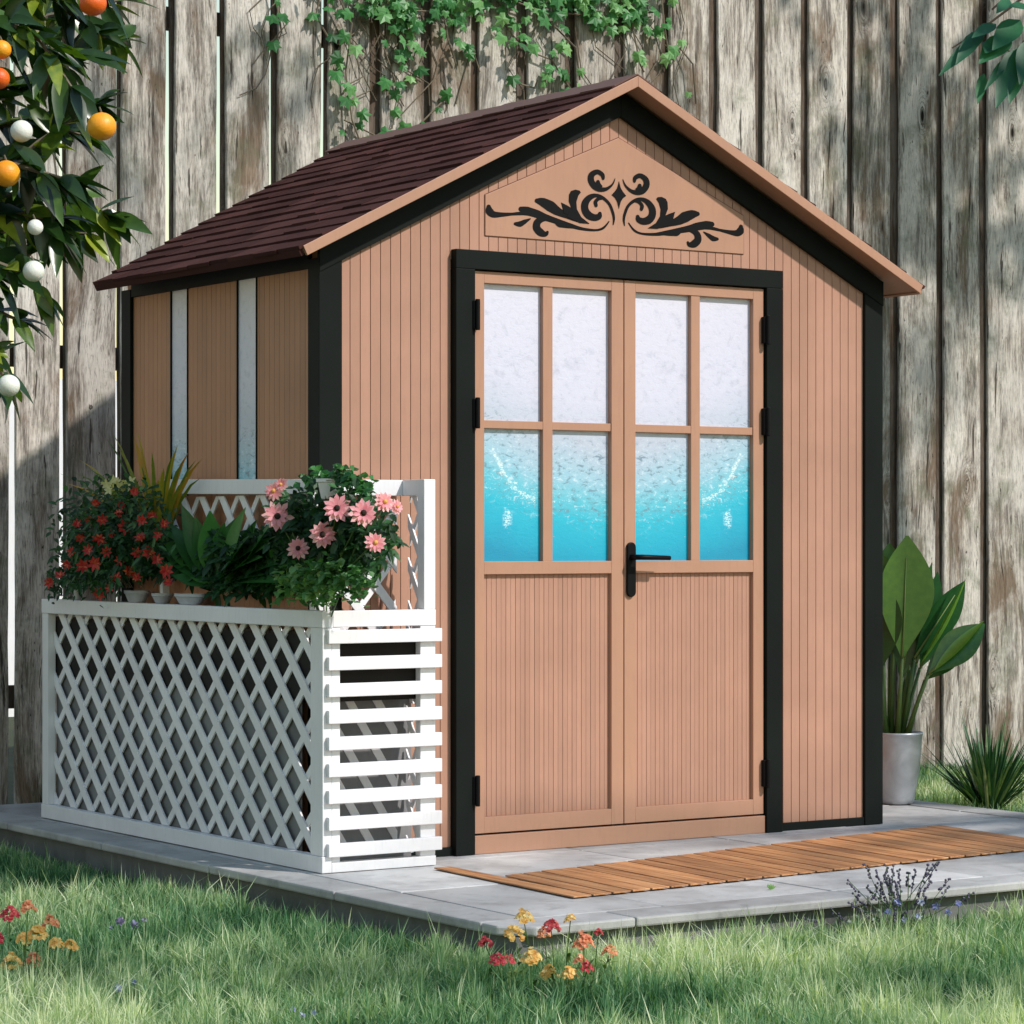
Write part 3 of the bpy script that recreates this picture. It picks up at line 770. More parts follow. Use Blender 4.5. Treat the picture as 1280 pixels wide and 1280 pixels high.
# pale yellow bloom cluster
g2 = empty('yellow_bloom_plant', onX(152, 640, -.10), 'small plant with a pale yellow flower cluster above the red flowers', 'flowering plant')
m = MB()
for i in range(16):
    p = onX(random.gauss(150, 9), random.gauss(607, 5), random.uniform(-.16, -.1)); star(m, p, TOCAM+rv(.5), .022, 5, .5, .9)
m.build('flower', M['whitep'] if False else leafmat('cream_petal', [(0, (.55, .5, .18)), (1, (.75, .7, .38))], .3), g2)
m = MB(); q = onX(152, 705, -.08); m.tube([q, onX(150, 610, -.13)], .003, 5)
for i in range(60): m.leaf(onX(random.gauss(150, 14), random.gauss(622, 8), random.uniform(-.15, -.08)), rv()+Vector((0, 0, .4)), (0, 0, 1), .035, .013, .2, .3, .6, 3)
m.build('foliage', M['leaf_light'], g2)
# striped spiky plant
g = empty('striped_grass_plant', onX(205, 735, -.065), 'yellow and green striped plant with long arching narrow leaves behind the red flowers', 'plant')
m = MB(); b = onX(196, 705, -.07)
for (px, py, w, t) in ((168,548,.018,.9),(148,560,.012,.6),(133,548,.006,.3),(110,585,.008,.4),(92,590,.006,.4),(75,592,.005,.3),(240,586,.011,.6),(228,578,.014,.55),(215,570,.013,.4),(205,585,.016,.75),(190,566,.012,.5),(245,575,.008,.5),(120,612,.018,1.),(104,636,.014,1.),(198,600,.02,.8),(182,590,.015,.7),(232,600,.012,.6),(160,585,.01,.5),(250,598,.01,.5),(175,575,.009,.45),(172,540,.010,.8),(222,556,.010,.8),(252,574,.010,.9),(140,540,.006,.6),(100,575,.007,.8),(235,566,.012,1.),(82,604,.007,.9)):
    e = onX(px, py, random.uniform(-.16, -.08)); mid = b.lerp(e, .55)+Vector((0, 0, .055))
    P = [b, b.lerp(mid, .6), mid, mid.lerp(e, .55)+Vector((0, 0, .012)), e]
    d = (e-b).normalized(); sd = d.cross(TOCAM).normalized()
    vs = []; fs = []
    for i, p in enumerate(P):
        ww = w*(.5, .9, 1, .7, .05)[i]; vs += [p-sd*ww*.6, p+TOCAM*ww*.25*-1, p+sd*ww*.6]
    for i in range(4): fs += [(3*i, 3*i+1, 3*i+4, 3*i+3), (3*i+1, 3*i+2, 3*i+5, 3*i+4)]
    m.add(vs, fs, t)
m.build('foliage', M['leaf_yellow'], g, smooth=True)
pot('pot', (-.062, onX(203, 742, -.062).y, .8008), .024, .032, .034, M['potgrey'], g, .003, 1.3)
# tiny metal cup on the rail end
c = onX(97, 738, -.085)
g = MB().lathe((c.x, c.y, PT+.0005), [(.014, 0), (.016, .002), (.018, .034), (.019, .034), (.019, .037), (.015, .036), (.014, .006), (.001, .006)], 20).build('metal_cup', M['zinc'])
tag(g, 'tiny silver metal cup standing on the far end of the planter rail', 'cup')
# broad leaved plant
b = onX(262, 740, -.065)
g = empty('broad_leaf_plant', b, 'plant with broad upright dark green leaves in the middle of the planter', 'plant')
pot('pot', (-.062, onX(238, 742, -.062).y, .8008), .026, .034, .036, M['potgrey'], g, .003, 2.6)
m = MB()
for (sx, sy, ex, ey, w, t) in ((268,722,262,632,.085,.75),(272,720,300,640,.075,.4),(262,722,225,625,.07,.3),(275,724,328,690,.07,.45),(262,726,200,682,.075,.5),(264,730,232,712,.05,.9),(268,722,345,660,.05,.3),(256,722,210,650,.06,.25),(282,728,330,715,.05,.3),(262,722,243,640,.06,.5),(278,722,312,665,.06,.2),(262,732,215,722,.05,.35),(268,716,282,650,.06,.55),(300,724,348,700,.05,.3),(292,722,322,645,.055,.35),(286,722,338,672,.06,.7),(250,720,196,655,.065,.7),(258,714,232,640,.065,.85),(280,716,308,628,.06,.8),(292,728,350,722,.05,.5),(246,728,196,704,.05,.45),(300,718,345,640,.05,.6)):
    a = onX(sx, sy, -.06); e = onX(ex, ey, -.085-random.random()*.07); d = e-a
    m.leaf(a, d+Vector((0, 0, .02)), TOCAM+Vector((0, 0, .7)), d.length*1.02, w*1.15, .25, .08, t, 8, .75)
m.build('foliage', M['leaf_broad'], g, smooth=True)
# pink daisies
b = onX(405, 745, -.065)
g = empty('pink_daisy_plant', b, 'tall potted plant with large pink daisies at the near end of the planter', 'flowering plant')
m = MB()
for i in range(2400):
    px = random.gauss(404, 38); py = random.gauss(668, 32)
    if ((px-404)/74)**2+((py-668)/72)**2 > 1 or (py > 712 and random.random() > .3): continue
    p = onX(px, py, random.uniform(-.14, -.04))
    if p.y > -.04: p = clampx(p)
    if p.y < -.07: p.x += .07*random.random()
    m.leaf(p, rv()+Vector((-.3, -.4, .4)), (-.3, -.5, .8), random.uniform(.03, .06), random.uniform(.014, .026), .2, .3, random.random()*.75, 3)
m.build('foliage', M['leaf_dark'], g)
m = MB()
for (px, py) in ((347,645),(403,668),(422,635),(453,642),(373,685),(343,612),(483,628),(468,678)):
    e = onX(px, py, -.15); m.tube([Vector((-.06, b.y, .73)), (Vector((-.08, b.y, .73)).lerp(e, .55))+Vector((0, 0, .05)), e], .0022, 5)
m.build('stem', M['stalk'], g)
for (px, py, r, tl) in ((347,646,19,.2),(403,669,17,.0),(421,636,17,.15),(454,642,17,.5),(373,686,14,.5),(343,614,12,.9),(480,628,13,1.),(469,679,13,.8),(495,634,9,1.2),(352,606,9,1.)):
    p = onX(px, py, -.165); nn = TOCAM+Vector((random.uniform(-.2, .2)-tl*.5*(1 if px < 400 else -1), 0, .25)); nn.normalize()
    m = MB(); R_ = r/425
    star(m, p, nn, R_*1.12, 12, .36, .65, .10, 1.9); star(m, p+nn*.004, nn, R_*.85, 9, .38, .4, .32, 1.7)
    fl = m.build('flower', M['pink'], g, smooth=True)
    MB().ball(p+nn*.008, R_*.24, 8, 5).build('flower_centre', M['soil'] if r > 13 else M['yellowp'], fl)
# light leaved plant
b = onX(400, 752, -.06)
g = empty('light_leaf_plant', b, 'low plant with small light green rounded leaves under the pink daisies', 'plant')
m = MB()
for i in range(900):
    px = random.gauss(402, 32); py = 728+random.gauss(0, 12)
    if py > 760 or px < 345 or px > 470: continue
    p = onX(px, py, random.uniform(-.17, -.10))
    m.leaf(p, rv(.7)+Vector((-.6, -.6, .25)), (-.2, -.3, 1), random.uniform(.022, .036), random.uniform(.018, .028), .15, .2, min(1, max(0, random.gauss(.55 if px < 430 else .25, .22))), 3, .7)
m.build('foliage', M['leaf_light'], g)
# low dark foliage between the pots
g = empty('leafy_filler_plant', onX(300, 750, -.075), 'dark low leafy plants filling the planter between the pots', 'plant')
m = MB()
for i in range(3400):
    px = random.uniform(95, 372); py = random.uniform(668, 742)
    if px < 262 and py > 720: continue
    if py < (668 if 165 < px < 345 else 690)+12*math.sin(px*.09)-random.random()*14: continue
    p = clampx(onX(px, py+ (0 if px > 200 else -4), random.uniform(-.085, -.04)))
    m.leaf(p, rv(.8)+Vector((-.3, -.2, .5)), (-.3, -.5, .8), random.uniform(.03, .06), random.uniform(.014, .026), .2, .3, random.random()*.6, 3)
m.build('foliage', M['leaf_dark'], g)
# heart leaved plant in a white pot hooked on the trellis
c = Vector((-.085, onX(412, 603, -.085).y, 1.140))
g = empty('hanging_pot_plant', c, 'trailing green plant in a white pot hanging on the trellis top rail', 'potted plant')
pot('pot', c, .026, .036, .062, M['white'], g)
MB().tube([c+Vector((.036, 0, .055)), c+Vector((.045, 0, .075)), c+Vector((.060, 0, .0755)), c+Vector((.062, 0, .06))], .002, 6).build('hook', M['zinc'], g)
m = MB(); 
for k in range(7):
    p = c+Vector((0, 0, .065)); ex = (470, 378, 440, 452, 462, 385, 470)[k]
    e = onX(ex, random.uniform(592, 622), -.10 if ex < 420 else -.07); mid = (p+e)/2+Vector((0, 0, .045))
    for i in range(9):
        u = (i+1)/9; q = p.lerp(mid, u).lerp(mid.lerp(e, u), u)
        for j in range(2): m.leaf(q+rv(.006), rv()+Vector((-.5, -.5, .2)), (-.4, -.5, .8), .03, .028, .15, .3, random.gauss(.4, .2), 3, .55)
m.build('foliage', M['leaf_broad'], g)

# ------------------------------------------------------------ fence
FY = 2.60; FT = 3.9
fence = empty('fence', (2.5, FY, GZ), 'tall weathered grey board fence behind the shed with dark gaps', 'fence')
pxb = [(-46,12),(20,75),(84,145),(153,208),(219,271),(283,337),(348,402),(412,464),(476,526),(538,588),(600,647),(661,707),(720,768),(781,828),(839,887),(898,944),(955,1001),(1012,1059),(1069,1114),(1124,1170),(1180,1225),(1235,1281),(1291,1336)]
xb = [(X(a, FY), X(b, FY)) for a, b in pxb]
p0 = xb[1][0]-xb[0][0]; p1 = xb[-1][0]-xb[-2][0]
for i in range(5): xb.insert(0, (xb[0][0]-.21, xb[0][0]-.018))
for i in range(6): xb.append((xb[-1][1]+.035, xb[-1][1]+.22))
def board(x0, x1, y0, y1, z0, z1, name, mat, wav=.0035):
    m = MB(); n = 26; vs = []; fs = []
    ph = random.random()*10
    for i in range(n+1):
        z = z0+(z1-z0)*i/n
        a = x0+random.uniform(-wav, wav)*.5+math.sin(z*2.1+ph)*wav*.7; b = x1+random.uniform(-wav, wav)*.5+math.sin(z*1.7+ph*2)*wav*.7
        c = math.sin(z*1.3+ph)*.004
        vs += [(a+.003, y0+c, z), (b-.003, y0+c, z), (b, y0+c+.004, z), (b, y1+c, z), (a, y1+c, z), (a, y0+c+.004, z)]
    for i in range(n):
        for k in range(6): fs.append((6*i+k, 6*i+(k+1) % 6, 6*i+6+(k+1) % 6, 6*i+6+k))
    fs += [tuple(range(6))[::-1], tuple(6*n+k for k in range(6))]
    m.add(vs, fs)
    return m.build(name, mat, fence, loc=((x0+x1)/2, y0, 1.))
for i, (a, b) in enumerate(xb):
    dy = random.uniform(-.006, .006)
    top = FT+random.uniform(-.03, .03)
    board(a, b, FY+dy, FY+.016+dy, GZ-.05, top, 'board', M['weathered'])
for i in range(len(xb)-1):
    a = xb[i][1]; b = xb[i+1][0]; c = (a+b)/2
    px = w2p((c, FY, 1))[0]
    if px < 100: lo = b+.02 if px < 20 else a+.017+.7*(b-a-.010)
    elif px < 420: lo = a+.017+.5*(b-a-.010)
    elif px < 1000: lo = a-.02 if random.random() > .3 else a+.008
    else: lo = a-.03
    if px < 20: continue
    board(lo, b+.045, FY+.026, FY+.046, GZ-.05, FT-.05, 'batten', M['batten'], .002)
for z in (.35, 1.7, 3.1):
    MB().box(xb[0][0], xb[-1][1], FY+.064, FY+.11, z, z+.09).build('rail', M['batten'], fence, loc=(2.5, FY+.07, z))
# white garden wall beyond the fence
wl = MB().box(-14, 18, 9.0, 9.2, GZ, 2.05).build('garden_wall', paint('render_white', (.8, .8, .8), .8, .04))
tag(wl, 'plain white garden wall glimpsed through the narrow gaps at the left of the fence', 'wall')

# ------------------------------------------------------------ ivy
ivy = empty('ivy', (X(560, FY), FY-.03, GZ), 'green ivy climbing down the top of the weathered fence behind the shed roof', 'ivy')
def ivyleaf(m, c, nrm, upd, s, t):
    nrm = Vector(nrm).normalized(); a = Vector(upd)-nrm*nrm.dot(Vector(upd)); a.normalize(); b = nrm.cross(a)
    pr = [(0, -.25), (.32, -.42), (.52, -.12), (.36, .05), (.55, .38), (.2, .36), (0, .78), (-.2, .36), (-.55, .38), (-.36, .05), (-.52, -.12), (-.32, -.42)]
    vs = [c+nrm*s*.1]+[c+b*x*s+a*y*s-nrm*abs(x)*s*.25 for x, y in pr]
    m.add(vs, [(0, i+1, (i+1) % 12+1) for i in range(12)], t)
st = MB(); lf = MB()
def strand(pts, dens, s0=.055):
    P = [onY(a, b, FY-.015-random.random()*.03) for a, b in pts]
    st.tube(P, .004, 5)
    for i in range(len(P)-1):
        L = (P[i+1]-P[i]).length
        for k in range(max(1, int(L*dens*.6))):
            q = P[i].lerp(P[i+1], random.random())+Vector((random.gauss(0, .045), -abs(random.gauss(.015, .03)), random.gauss(0, .04)))
            ivyleaf(lf, q, Vector((random.gauss(-.2, .4), -1, random.gauss(.35, .4))), Vector((random.gauss(0, .6), 0, -1)), s0*random.uniform(.6, 1.25), min(1, max(0, random.gauss(.5+(.25 if pts[0][0] > 690 else 0), .22))))
for pts, dn in (([(405,-40),(440,30),(432,90),(440,150),(455,190)], 42), ([(480,-40),(500,40),(520,60),(512,100)], 70), ([(420,-30),(470,12),(560,15),(620,10)], 110), ([(545,-40),(560,50),(570,80)], 60),
    ([(640,-40),(632,30),(650,60),(690,75),(705,100),(720,120)], 75), ([(610,-10),(680,15),(750,20),(820,15)], 110), ([(755,-40),(790,30),(800,80),(805,90)], 45), ([(470,170),(490,160),(500,120),(480,60)], 26),
    ([(825,-30),(830,30),(838,80)], 38), ([(340,-30),(352,40),(345,60)], 26), ([(405,-30),(395,20),(412,50)], 30), ([(600,90),(590,60),(570,130)], 18), ([(690,30),(720,60),(725,100)], 50), ([(430,150),(470,170),(515,165),(560,120)], 20), ([(450,-30),(560,-10),(700,-12),(830,-10)], 130), ([(650,105),(668,110),(672,100)], 30), ([(870,130),(866,80),(850,60)], 10), ([(480,-10),(495,35),(505,62)], 90)):
    strand(pts, dn)
for k in range(30):
    a = random.uniform(330, 880); y0 = random.uniform(-30, 60); P = [onY(a, y0, FY-.012)]
    for j in range(5): a += random.gauss(0, 12); y0 += random.uniform(8, 30); P.append(onY(a, y0, FY-.012))
    st.tube(P, .0028, 4)
st.build('stem', M['twig'], ivy); lf.build('foliage', M['leaf_ivy'], ivy)

# ------------------------------------------------------------ orange tree (crown reaches into the top left)
TD = 7.3
ob_ = at(-330, 1300, TD); base = Vector((ob_.x, ob_.y, GZ))
ot = empty('orange_tree', base, 'orange tree with glossy dark leaves reaching in at the top left of the view', 'tree')
hub = at(-250, 380, TD)
MB().tube([base, base.lerp(hub, .5)+Vector((.03, 0, 0)), hub], [.06, .05, .042], 12).build('trunk', M['bark'], ot, smooth=True)
br = MB(); lf = MB()
def twig(pts, d, dens=1., r=.005, sz=1.):
    P = []; dd = d
    for a, b in pts: P.append(at(a, b, dd)); dd += random.uniform(-.05, .05)
    n = len(P); br.tube(P, [r*2*(1-i/n)+.0015 for i in range(n)], 6)
    for i in range(n-1):
        L = (P[i+1]-P[i]).length; dr = (P[i+1]-P[i]).normalized()
        for k in range(int(L*74*dens)+1):
            q = P[i].lerp(P[i+1], random.random()); d_ = dr*random.uniform(.2, 1.)+rv(.62)
            d_.z -= .1
            t = min(1, max(0, random.gauss(.42, .2)+(.45 if random.random() > .82 else 0)))
            lf.leaf(q, d_, TOCAM*random.uniform(0, .8)+Vector((random.gauss(0, .5), random.gauss(-.2, .5), .8)), sz*random.uniform(.08, .145), sz*random.uniform(.036, .054), .3, random.uniform(.0, .4), t, 7, .8)
    # leaves at the tip
    for k in range(3): lf.leaf(P[-1], dr+rv(.35), (random.gauss(0, .4), -.3, 1), sz*random.uniform(.08, .12), sz*.045, .25, .15, random.gauss(.4, .2), 5, .8)
for i, (pts, dn) in enumerate((([(-250,330),(-60,80),(60,20),(120,8),(150,0)], 1.1), ([(-250,330),(-80,170),(0,110),(70,90),(112,58)], 1.3), ([(-250,340),(-60,230),(30,190),(90,150),(120,130)], 1.2),
    ([(-250,350),(-60,260),(30,240),(90,245),(140,272)], 1.1), ([(-250,360),(-80,300),(-10,290),(50,290),(108,292)], 1.0), ([(-250,370),(-80,340),(0,330),(40,345),(52,365)], .9), ([(-250,380),(-80,390),(-10,385),(10,395),(24,400)], .8),
    ([(-80,390),(-30,430),(0,460),(6,478)], .7), ([(-80,100),(-10,20),(40,-20),(110,-40)], 1.2), ([(-60,80),(0,60),(60,60),(110,70)], 1.3), ([(-60,230),(0,200),(50,215),(85,225)], 1.3), ([(-80,170),(-20,160),(40,150),(100,168)], 1.2),
    ([(-60,260),(0,260),(60,275),(80,300)], 1.2), ([(-60,80),(0,0),(60,-30),(130,-20)], 1.1), ([(-60,10),(10,30),(50,50),(90,110)], 1.4), ([(60,-30),(80,10),(130,45),(148,50)], .9), ([(-80,340),(-20,350),(20,340),(40,315)], .8))):
    twig(pts, TD+random.uniform(-.25, .3), dn)
for k in range(24):   # rest of the crown outside the frame and above
    a = random.uniform(-620, -60); b = random.uniform(-330, 420); d = TD+random.uniform(-.7, .7)
    twig([(-250, 300), ((a-250)/2, (b+300)/2+20), (a, b), (a+random.uniform(-60, 60), b+random.uniform(-60, 30))], d, .35, sz=1.15)
br.build('branch', M['twig'], ot); lf.build('foliage', M['leaf_orange'], ot, smooth=True)
for px, py, r, mt in ((127,158,18,'orange'),(8,217,17,'orange'),(116,4,17,'orange_red'),(-2,98,14,'orange_red'),(2,62,12,'orange')):
    c = at(px, py, TD-.32); rr = r*1.02/F*(TD-.32)
    f = MB().ball(c, rr, 24, 16, sq=random.uniform(.90, .97)).build('orange', M[mt], ot, smooth=True)
    MB().tube([c+Vector((0, 0, rr*.9)), c+Vector((-.004, .004, rr+.012))], [.003, .002], 5).build('stalk', M['twig'], f)
for px, py, r in ((27,164,14),(42,339,13.5),(11,482,14),(44,284,10)):
    c = at(px, py, TD-.30); rr = r/F*(TD-.30)
    f = MB().ball(c, rr, 24, 16, sq=.98).build('white_fruit', M['ballwhite'], ot, smooth=True)
    MB().tube([c+Vector((0, 0, rr*.95)), c+Vector((-.004, .004, rr+.012))], [.0025, .0018], 5).build('stalk', M['twig'], f)

# ------------------------------------------------------------ tree at the top right
rb = Vector((5.6, .9, GZ))
rt = empty('broadleaf_tree', rb, 'tree whose drooping green leaves hang in at the top right of the view', 'tree')
top = Vector((5.5, .8, 4.2))
MB().tube([rb, rb.lerp(top, .5)+Vector((.05, 0, 0)), top], [.11, .09, .06], 12).build('trunk', M['bark'], rt, smooth=True)
br = MB(); lf = MB()
def rtwig(P, dens=1., sz=1.):
    n = len(P); br.tube(P, [.012*(1-i/n)+.002 for i in range(n)], 6)
    for i in range(n-1):
        L = (P[i+1]-P[i]).length; dr = (P[i+1]-P[i]).normalized()
        for k in range(int(L*14*dens)+1):
            q = P[i].lerp(P[i+1], random.random())
            lf.leaf(q, dr*.6+rv(.5)+Vector((0, 0, -.35)), (random.gauss(0, .5), random.gauss(-.3, .5), 1), sz*random.uniform(.12, .19), sz*random.uniform(.05, .075), .2, .3, min(1, max(0, random.gauss(.45, .2))), 5, .8)
e = at(1300, -20, 10.2)
s0 = top.lerp(e, .35)+Vector((0, 0, .25))
br.tube([top, s0, e], [.04, .025, .012], 8)
for pts in ([(1300,-20),(1262,10),(1225,38),(1190,60)], [(1300,-20),(1290,40),(1268,66),(1250,60)], [(1320,20),(1295,60),(1262,85)], [(1300,-20),(1262,-8),(1240,12)]):
    P = [at(a, b, 10.2) for a, b in pts]; br.tube(P, [.006, .005, .004, .003][:len(P)], 5)
for (ax, ay, ex, ey, w) in ((1232,40,1176,88,.055),(1226,38,1196,76,.06),(1262,45,1225,75,.09),(1272,60,1246,128,.085),(1240,55,1232,64,.06),(1275,25,1242,58,.09),(1288,10,1262,6,.05),(1262,0,1246,14,.045),(1245,30,1216,44,.05),(1230,92,1222,126,.04),(1262,70,1232,108,.035),(1275,80,1262,125,.06),(1285,50,1275,100,.07)):
    a = at(ax, ay, 10.15); b = at(ex, ey, 10.05); d = b-a
    lf.leaf(a, d, TOCAM+Vector((.3, 0, .8)), d.length*1.05, w, .2, .05, random.gauss(.5, .2), 6, .75)
for k in range(46):
    c = top+Vector((random.gauss(.5, .75), random.gauss(-.1, .75), random.gauss(.7, .5)))
    px, py, d = w2p(c)
    if px < 1330 and py > -60: continue
    rtwig([top.lerp(c, .15), top.lerp(c, .6)+Vector((0, 0, .15)), c], .9)
br.build('branch', M['bark'], rt); lf.build('foliage', M['leaf_tree'], rt, smooth=True)

# ------------------------------------------------------------ paddle leaf plant in the zinc pot
pc = Vector((2.80, .66, 0)); 
def potted_palm():
    dP = 10.72
    c = at(1121, 985, dP); c.z = 0
    g = empty('potted_paddle_plant', c, 'tall potted plant with large paddle shaped green leaves beside the right shed corner', 'potted plant')
    k = dP/F
    MB().lathe(c+Vector((0, 0, .001)), [(.052, 0), (.062, .003), (.068, .02), (.085, .12), (.0945, .22), (.098, .262), (.100, .268), (.100, .276), (.094, .276), (.090, .25), (.001, .25)], 40).build('pot', M['zinc'], g, smooth=True)
    MB().lathe(c+Vector((0, 0, .24)), [(.001, .0), (.089, .012), (.001, .016)], 20).build('soil', M['soil'], g)
    # (stem base px, leaf base px, tip px, width, tint, depth offset, facing)
    L = [((1106,915),(1104,812),(1096,684),.20,.5,0,(0,0)), ((1122,915),(1128,822),(1134,666),.20,.66,-.03,(.2,0)), ((1114,915),(1118,740),(1118,690),.10,.3,.08,(0,0)),
         ((1128,915),(1143,822),(1206,724),.12,.28,.03,(.6,0)), ((1132,915),(1161,842),(1231,778),.12,.5,-.04,(-.3,0)), ((1110,915),(1098,850),(1078,760),.12,.35,.05,(0,0)), ((1118,915),(1136,830),(1165,700),.05,.3,.1,(.3,0)), ((1112,915),(1112,815),(1112,676),.17,.25,.09,(-.2,0)), ((1124,915),(1140,815),(1150,690),.13,.35,.07,(.4,0)), ((1126,915),(1150,835),(1190,745),.10,.35,.09,(.2,0)), ((1134,915),(1156,850),(1205,800),.09,.4,.02,(-.5,0)), ((1108,915),(1100,838),(1102,722),.15,.22,-.02,(-.3,0)), ((1124,915),(1146,828),(1172,712),.13,.15,.05,(.8,0)), ((1120,915),(1126,850),(1146,742),.12,.18,.06,(.1,0))]
    lf = MB(); st = MB()
    for s, b, t, w, ti, dd, fc in L:
        S = at(*s, dP+dd*.3); S.z = .25; B = at(*b, dP+dd); T = at(*t, dP+dd)
        st.tube([S, S.lerp(B, .5)+Vector((0, 0, .01)), B], [.011, .008, .006], 8, ti*.7+.2)
        d = T-B; lf.leaf(B, d, TOCAM+Vector((fc[0], 0, .25)), d.length, w*1.1, .22, .02, ti+.08, 14, 1.12)
        mid = [B+d*u-TOCAM*-.003 for u in (0, .4, .8)]
        st.tube([m_+TOCAM*.002 for m_ in mid], [.005, .003, .0015], 6, .9)
    # one leaf still rolled at its edge: bright stripe
    B = at(1150, 830, dP-.03); T = at(1208, 722, dP-.03); lf.leaf(B, T-B, TOCAM+Vector((1.2, 0, .1)), (T-B).length, .05, .6, .0, 1., 10, .9)
    B = at(1168, 838, dP-.05); T = at(1230, 776, dP-.05); lf.leaf(B, T-B, TOCAM+Vector((-.9, 0, .9)), (T-B).length, .045, .5, .0, .95, 10, .9)
    lf.build('foliage', M['leaf_palm'], g, smooth=True); st.build('stem', M['stalk'], g, smooth=True)
potted_palm()
# spiky tufts at the fence foot
def tuft(px, d, n, hh, label, seed):
    random.seed(seed)
    c = at(px, 900, d); c.z = GZ
    g = empty('spiky_plant', c, label, 'plant')
    m = MB()
    for i in range(n):
        an = random.uniform(0, 2*PI); tl = random.uniform(.05, 1.05)
        d_ = Vector((math.cos(an)*tl, math.sin(an)*tl, 1)); L = hh*random.uniform(.55, 1.1)
        m.leaf(c+Vector((math.cos(an), math.sin(an), 0))*.03*random.random(), d_, (math.cos(an), math.sin(an), .3), L, random.uniform(.012, .02), .3, random.uniform(.05, .35), min(1, max(0, random.gauss(.4, .28))), 6, .55)
    m.build('foliage', M['leaf_spike'], g); random.seed(seed+100)
tuft(1236, 11.4, 200, .50, 'spiky dark green tuft growing at the fence foot right of the potted plant', 3)
tuft(1330, 11.7, 70, .42, 'spiky green tuft at the right picture edge growing against the fence', 4)

# ------------------------------------------------------------ flowers in the lawn
def bloomhead(m, c, r, t):
    r *= 1.15
    for i in range(44):
        a = random.uniform(0, 2*PI); u = random.random()**.5
        q = c+Vector((math.cos(a)*r*.8*u, math.sin(a)*r*.8*u, r*.85*(1-u*u)+random.gauss(0, r*.1)))
        star(m, q, Vector((math.cos(a)*u, math.sin(a)*u, .9))+TOCAM*.3+rv(.15), r*.27, 5, .8, t+random.uniform(-.25, .35), .3, 1.3)
def clump(name, label, spots, groundpx, mats):
    g0 = onZ(*groundpx, GZ); g = empty(name, g0, label, 'flowers')
    d0 = w2p(g0)[2]; st = MB()
    for (px, py, r, k) in spots:
        d = d0+random.uniform(-.15, .15); c = at(px, py, d); root = g0.lerp(Vector((c.x, c.y, GZ)), .75); root.z = GZ
        st.tube([root, root.lerp(c, .5)+rv(.006), c], .0016, 4, .5)
        for j in range(6): 
            q = root.lerp(c, random.uniform(.2, .8)); st.leaf(q, rv()+Vector((0, 0, .5)), (0, 0, 1), random.uniform(.02, .045), .01, .2, .3, random.random(), 3)
        m = MB(); bloomhead(m, c, r*d/F, .5); m.build('flower', M[mats[k]], g)
    for j in range(26):
        q = g0+Vector((random.gauss(0, .07), random.gauss(0, .05), .01)); st.leaf(q, rv(.6)+Vector((0, 0, .9)), (0, 0, 1), random.uniform(.04, .08), .014, .2, .3, random.random(), 4)
    st.build('stem', M['stalk'], g)
clump('garden_flowers', 'clump of yellow, orange and red flowers in the grass before the paving corner', [(655,1152,13,0),(689,1163,12,1),(713,1151,8,0),(607,1182,10,1),(643,1172,14,0),(664,1202,14,0),(621,1204,11,1),(635,1203,9,1),(686,1222,13,0),(712,1221,11,0),(730,1184,14,2),(748,1168,6,1),(762,1193,10,2),(734,1212,9,1),(680,1170,10,2),(725,1203,9,2)], (690,1255), ['yellowp','crimson','orangep'])
clump('garden_flowers', 'clump of pale orange and red flowers in the grass at the left edge', [(12,1148,13,1),(35,1139,11,2),(64,1157,11,2),(47,1172,14,0),(29,1177,10,0),(70,1183,10,0),(88,1186,10,0),(42,1204,11,2),(14,1209,14,0),(-6,1178,12,1),(-12,1215,12,0)], (40,1250), ['yellowp','crimson','orangep'])
# lavender
g0 = onZ(1120, 1182, GZ); g = empty('lavender_plant', g0, 'wispy lavender with thin dark stems in the grass by the paving edge at right', 'flowers')
st = MB(); d0 = w2p(g0)[2]
for i in range(40):
    px = random.gauss(1118, 42); py = random.uniform(1075, 1140) if 1040 < px < 1190 else random.uniform(1105, 1150)
    d = d0+random.uniform(-.15, .12); c = at(px, py, d); root = g0+Vector((random.gauss(0, .07), random.gauss(0, .04), 0))
    st.tube([root, root.lerp(c, .5)+rv(.01), c], .0012, 4, .3)
    m = MB()
    dr = (c-root).normalized()
    for j in range(10):
        q = c-dr*(.006*j); m.ball(q+rv(.0025), .0038, 5, 4, random.random()*.6)
    m.build('flower', M['lavp'], g)
for i in range(60): st.leaf(g0+Vector((random.gauss(0, .09), random.gauss(0, .05), .0)), rv(.3)+Vector((0, 0, 1)), TOCAM, random.uniform(.06, .14), .005, .2, .2, random.random()*.6, 3)
st.build('stem', M['stalk'], g)
def small(name, label, spots, mat, gp):
    g0 = onZ(*gp, GZ); g = empty(name, g0, label, 'flowers'); d0 = w2p(g0)[2]; st = MB()
    for px, py, r in spots:
        c = at(px, py, d0+random.uniform(-.1, .05)); m = MB()
        for j in range(3): star(m, c, TOCAM*.7+Vector((0, 0, .6))+rv(.4), r*.7*d0/F, 5, .6, random.random(), .2)
        m.build('flower', M[mat], g); st.tube([g0, Vector((c.x, c.y, GZ+.012)), c], .0012, 4)
    st.build('stem', M['stalk'], g)
small('wildflowers', 'pale blue wildflowers beside the lavender near the paving edge', [(1122,1128,8),(1110,1140,7),(1152,1128,8),(1170,1133,8),(1198,1130,7),(1148,1145,7),(1130,1150,7),(1177,1172,9),(1185,1140,7)], 'bluep', (1150, 1185))
small('wildflowers', 'small white daisies in the grass left of the lavender', [(1070,1146,5),(1084,1143,5),(1093,1150,5),(1062,1152,4),(1098,1138,4)], 'whitep', (1080, 1175))
small('wildflowers', 'small blue flowers low in the grass at the bottom left', [(148,1236,9),(178,1238,9),(140,1244,6),(168,1228,6)], 'bluep', (160, 1268))
small('wildflowers', 'single pale blue flowers at the bottom edge of the lawn', [(378,1270,8),(366,1262,6),(392,1266,6)], 'bluep', (378, 1295))
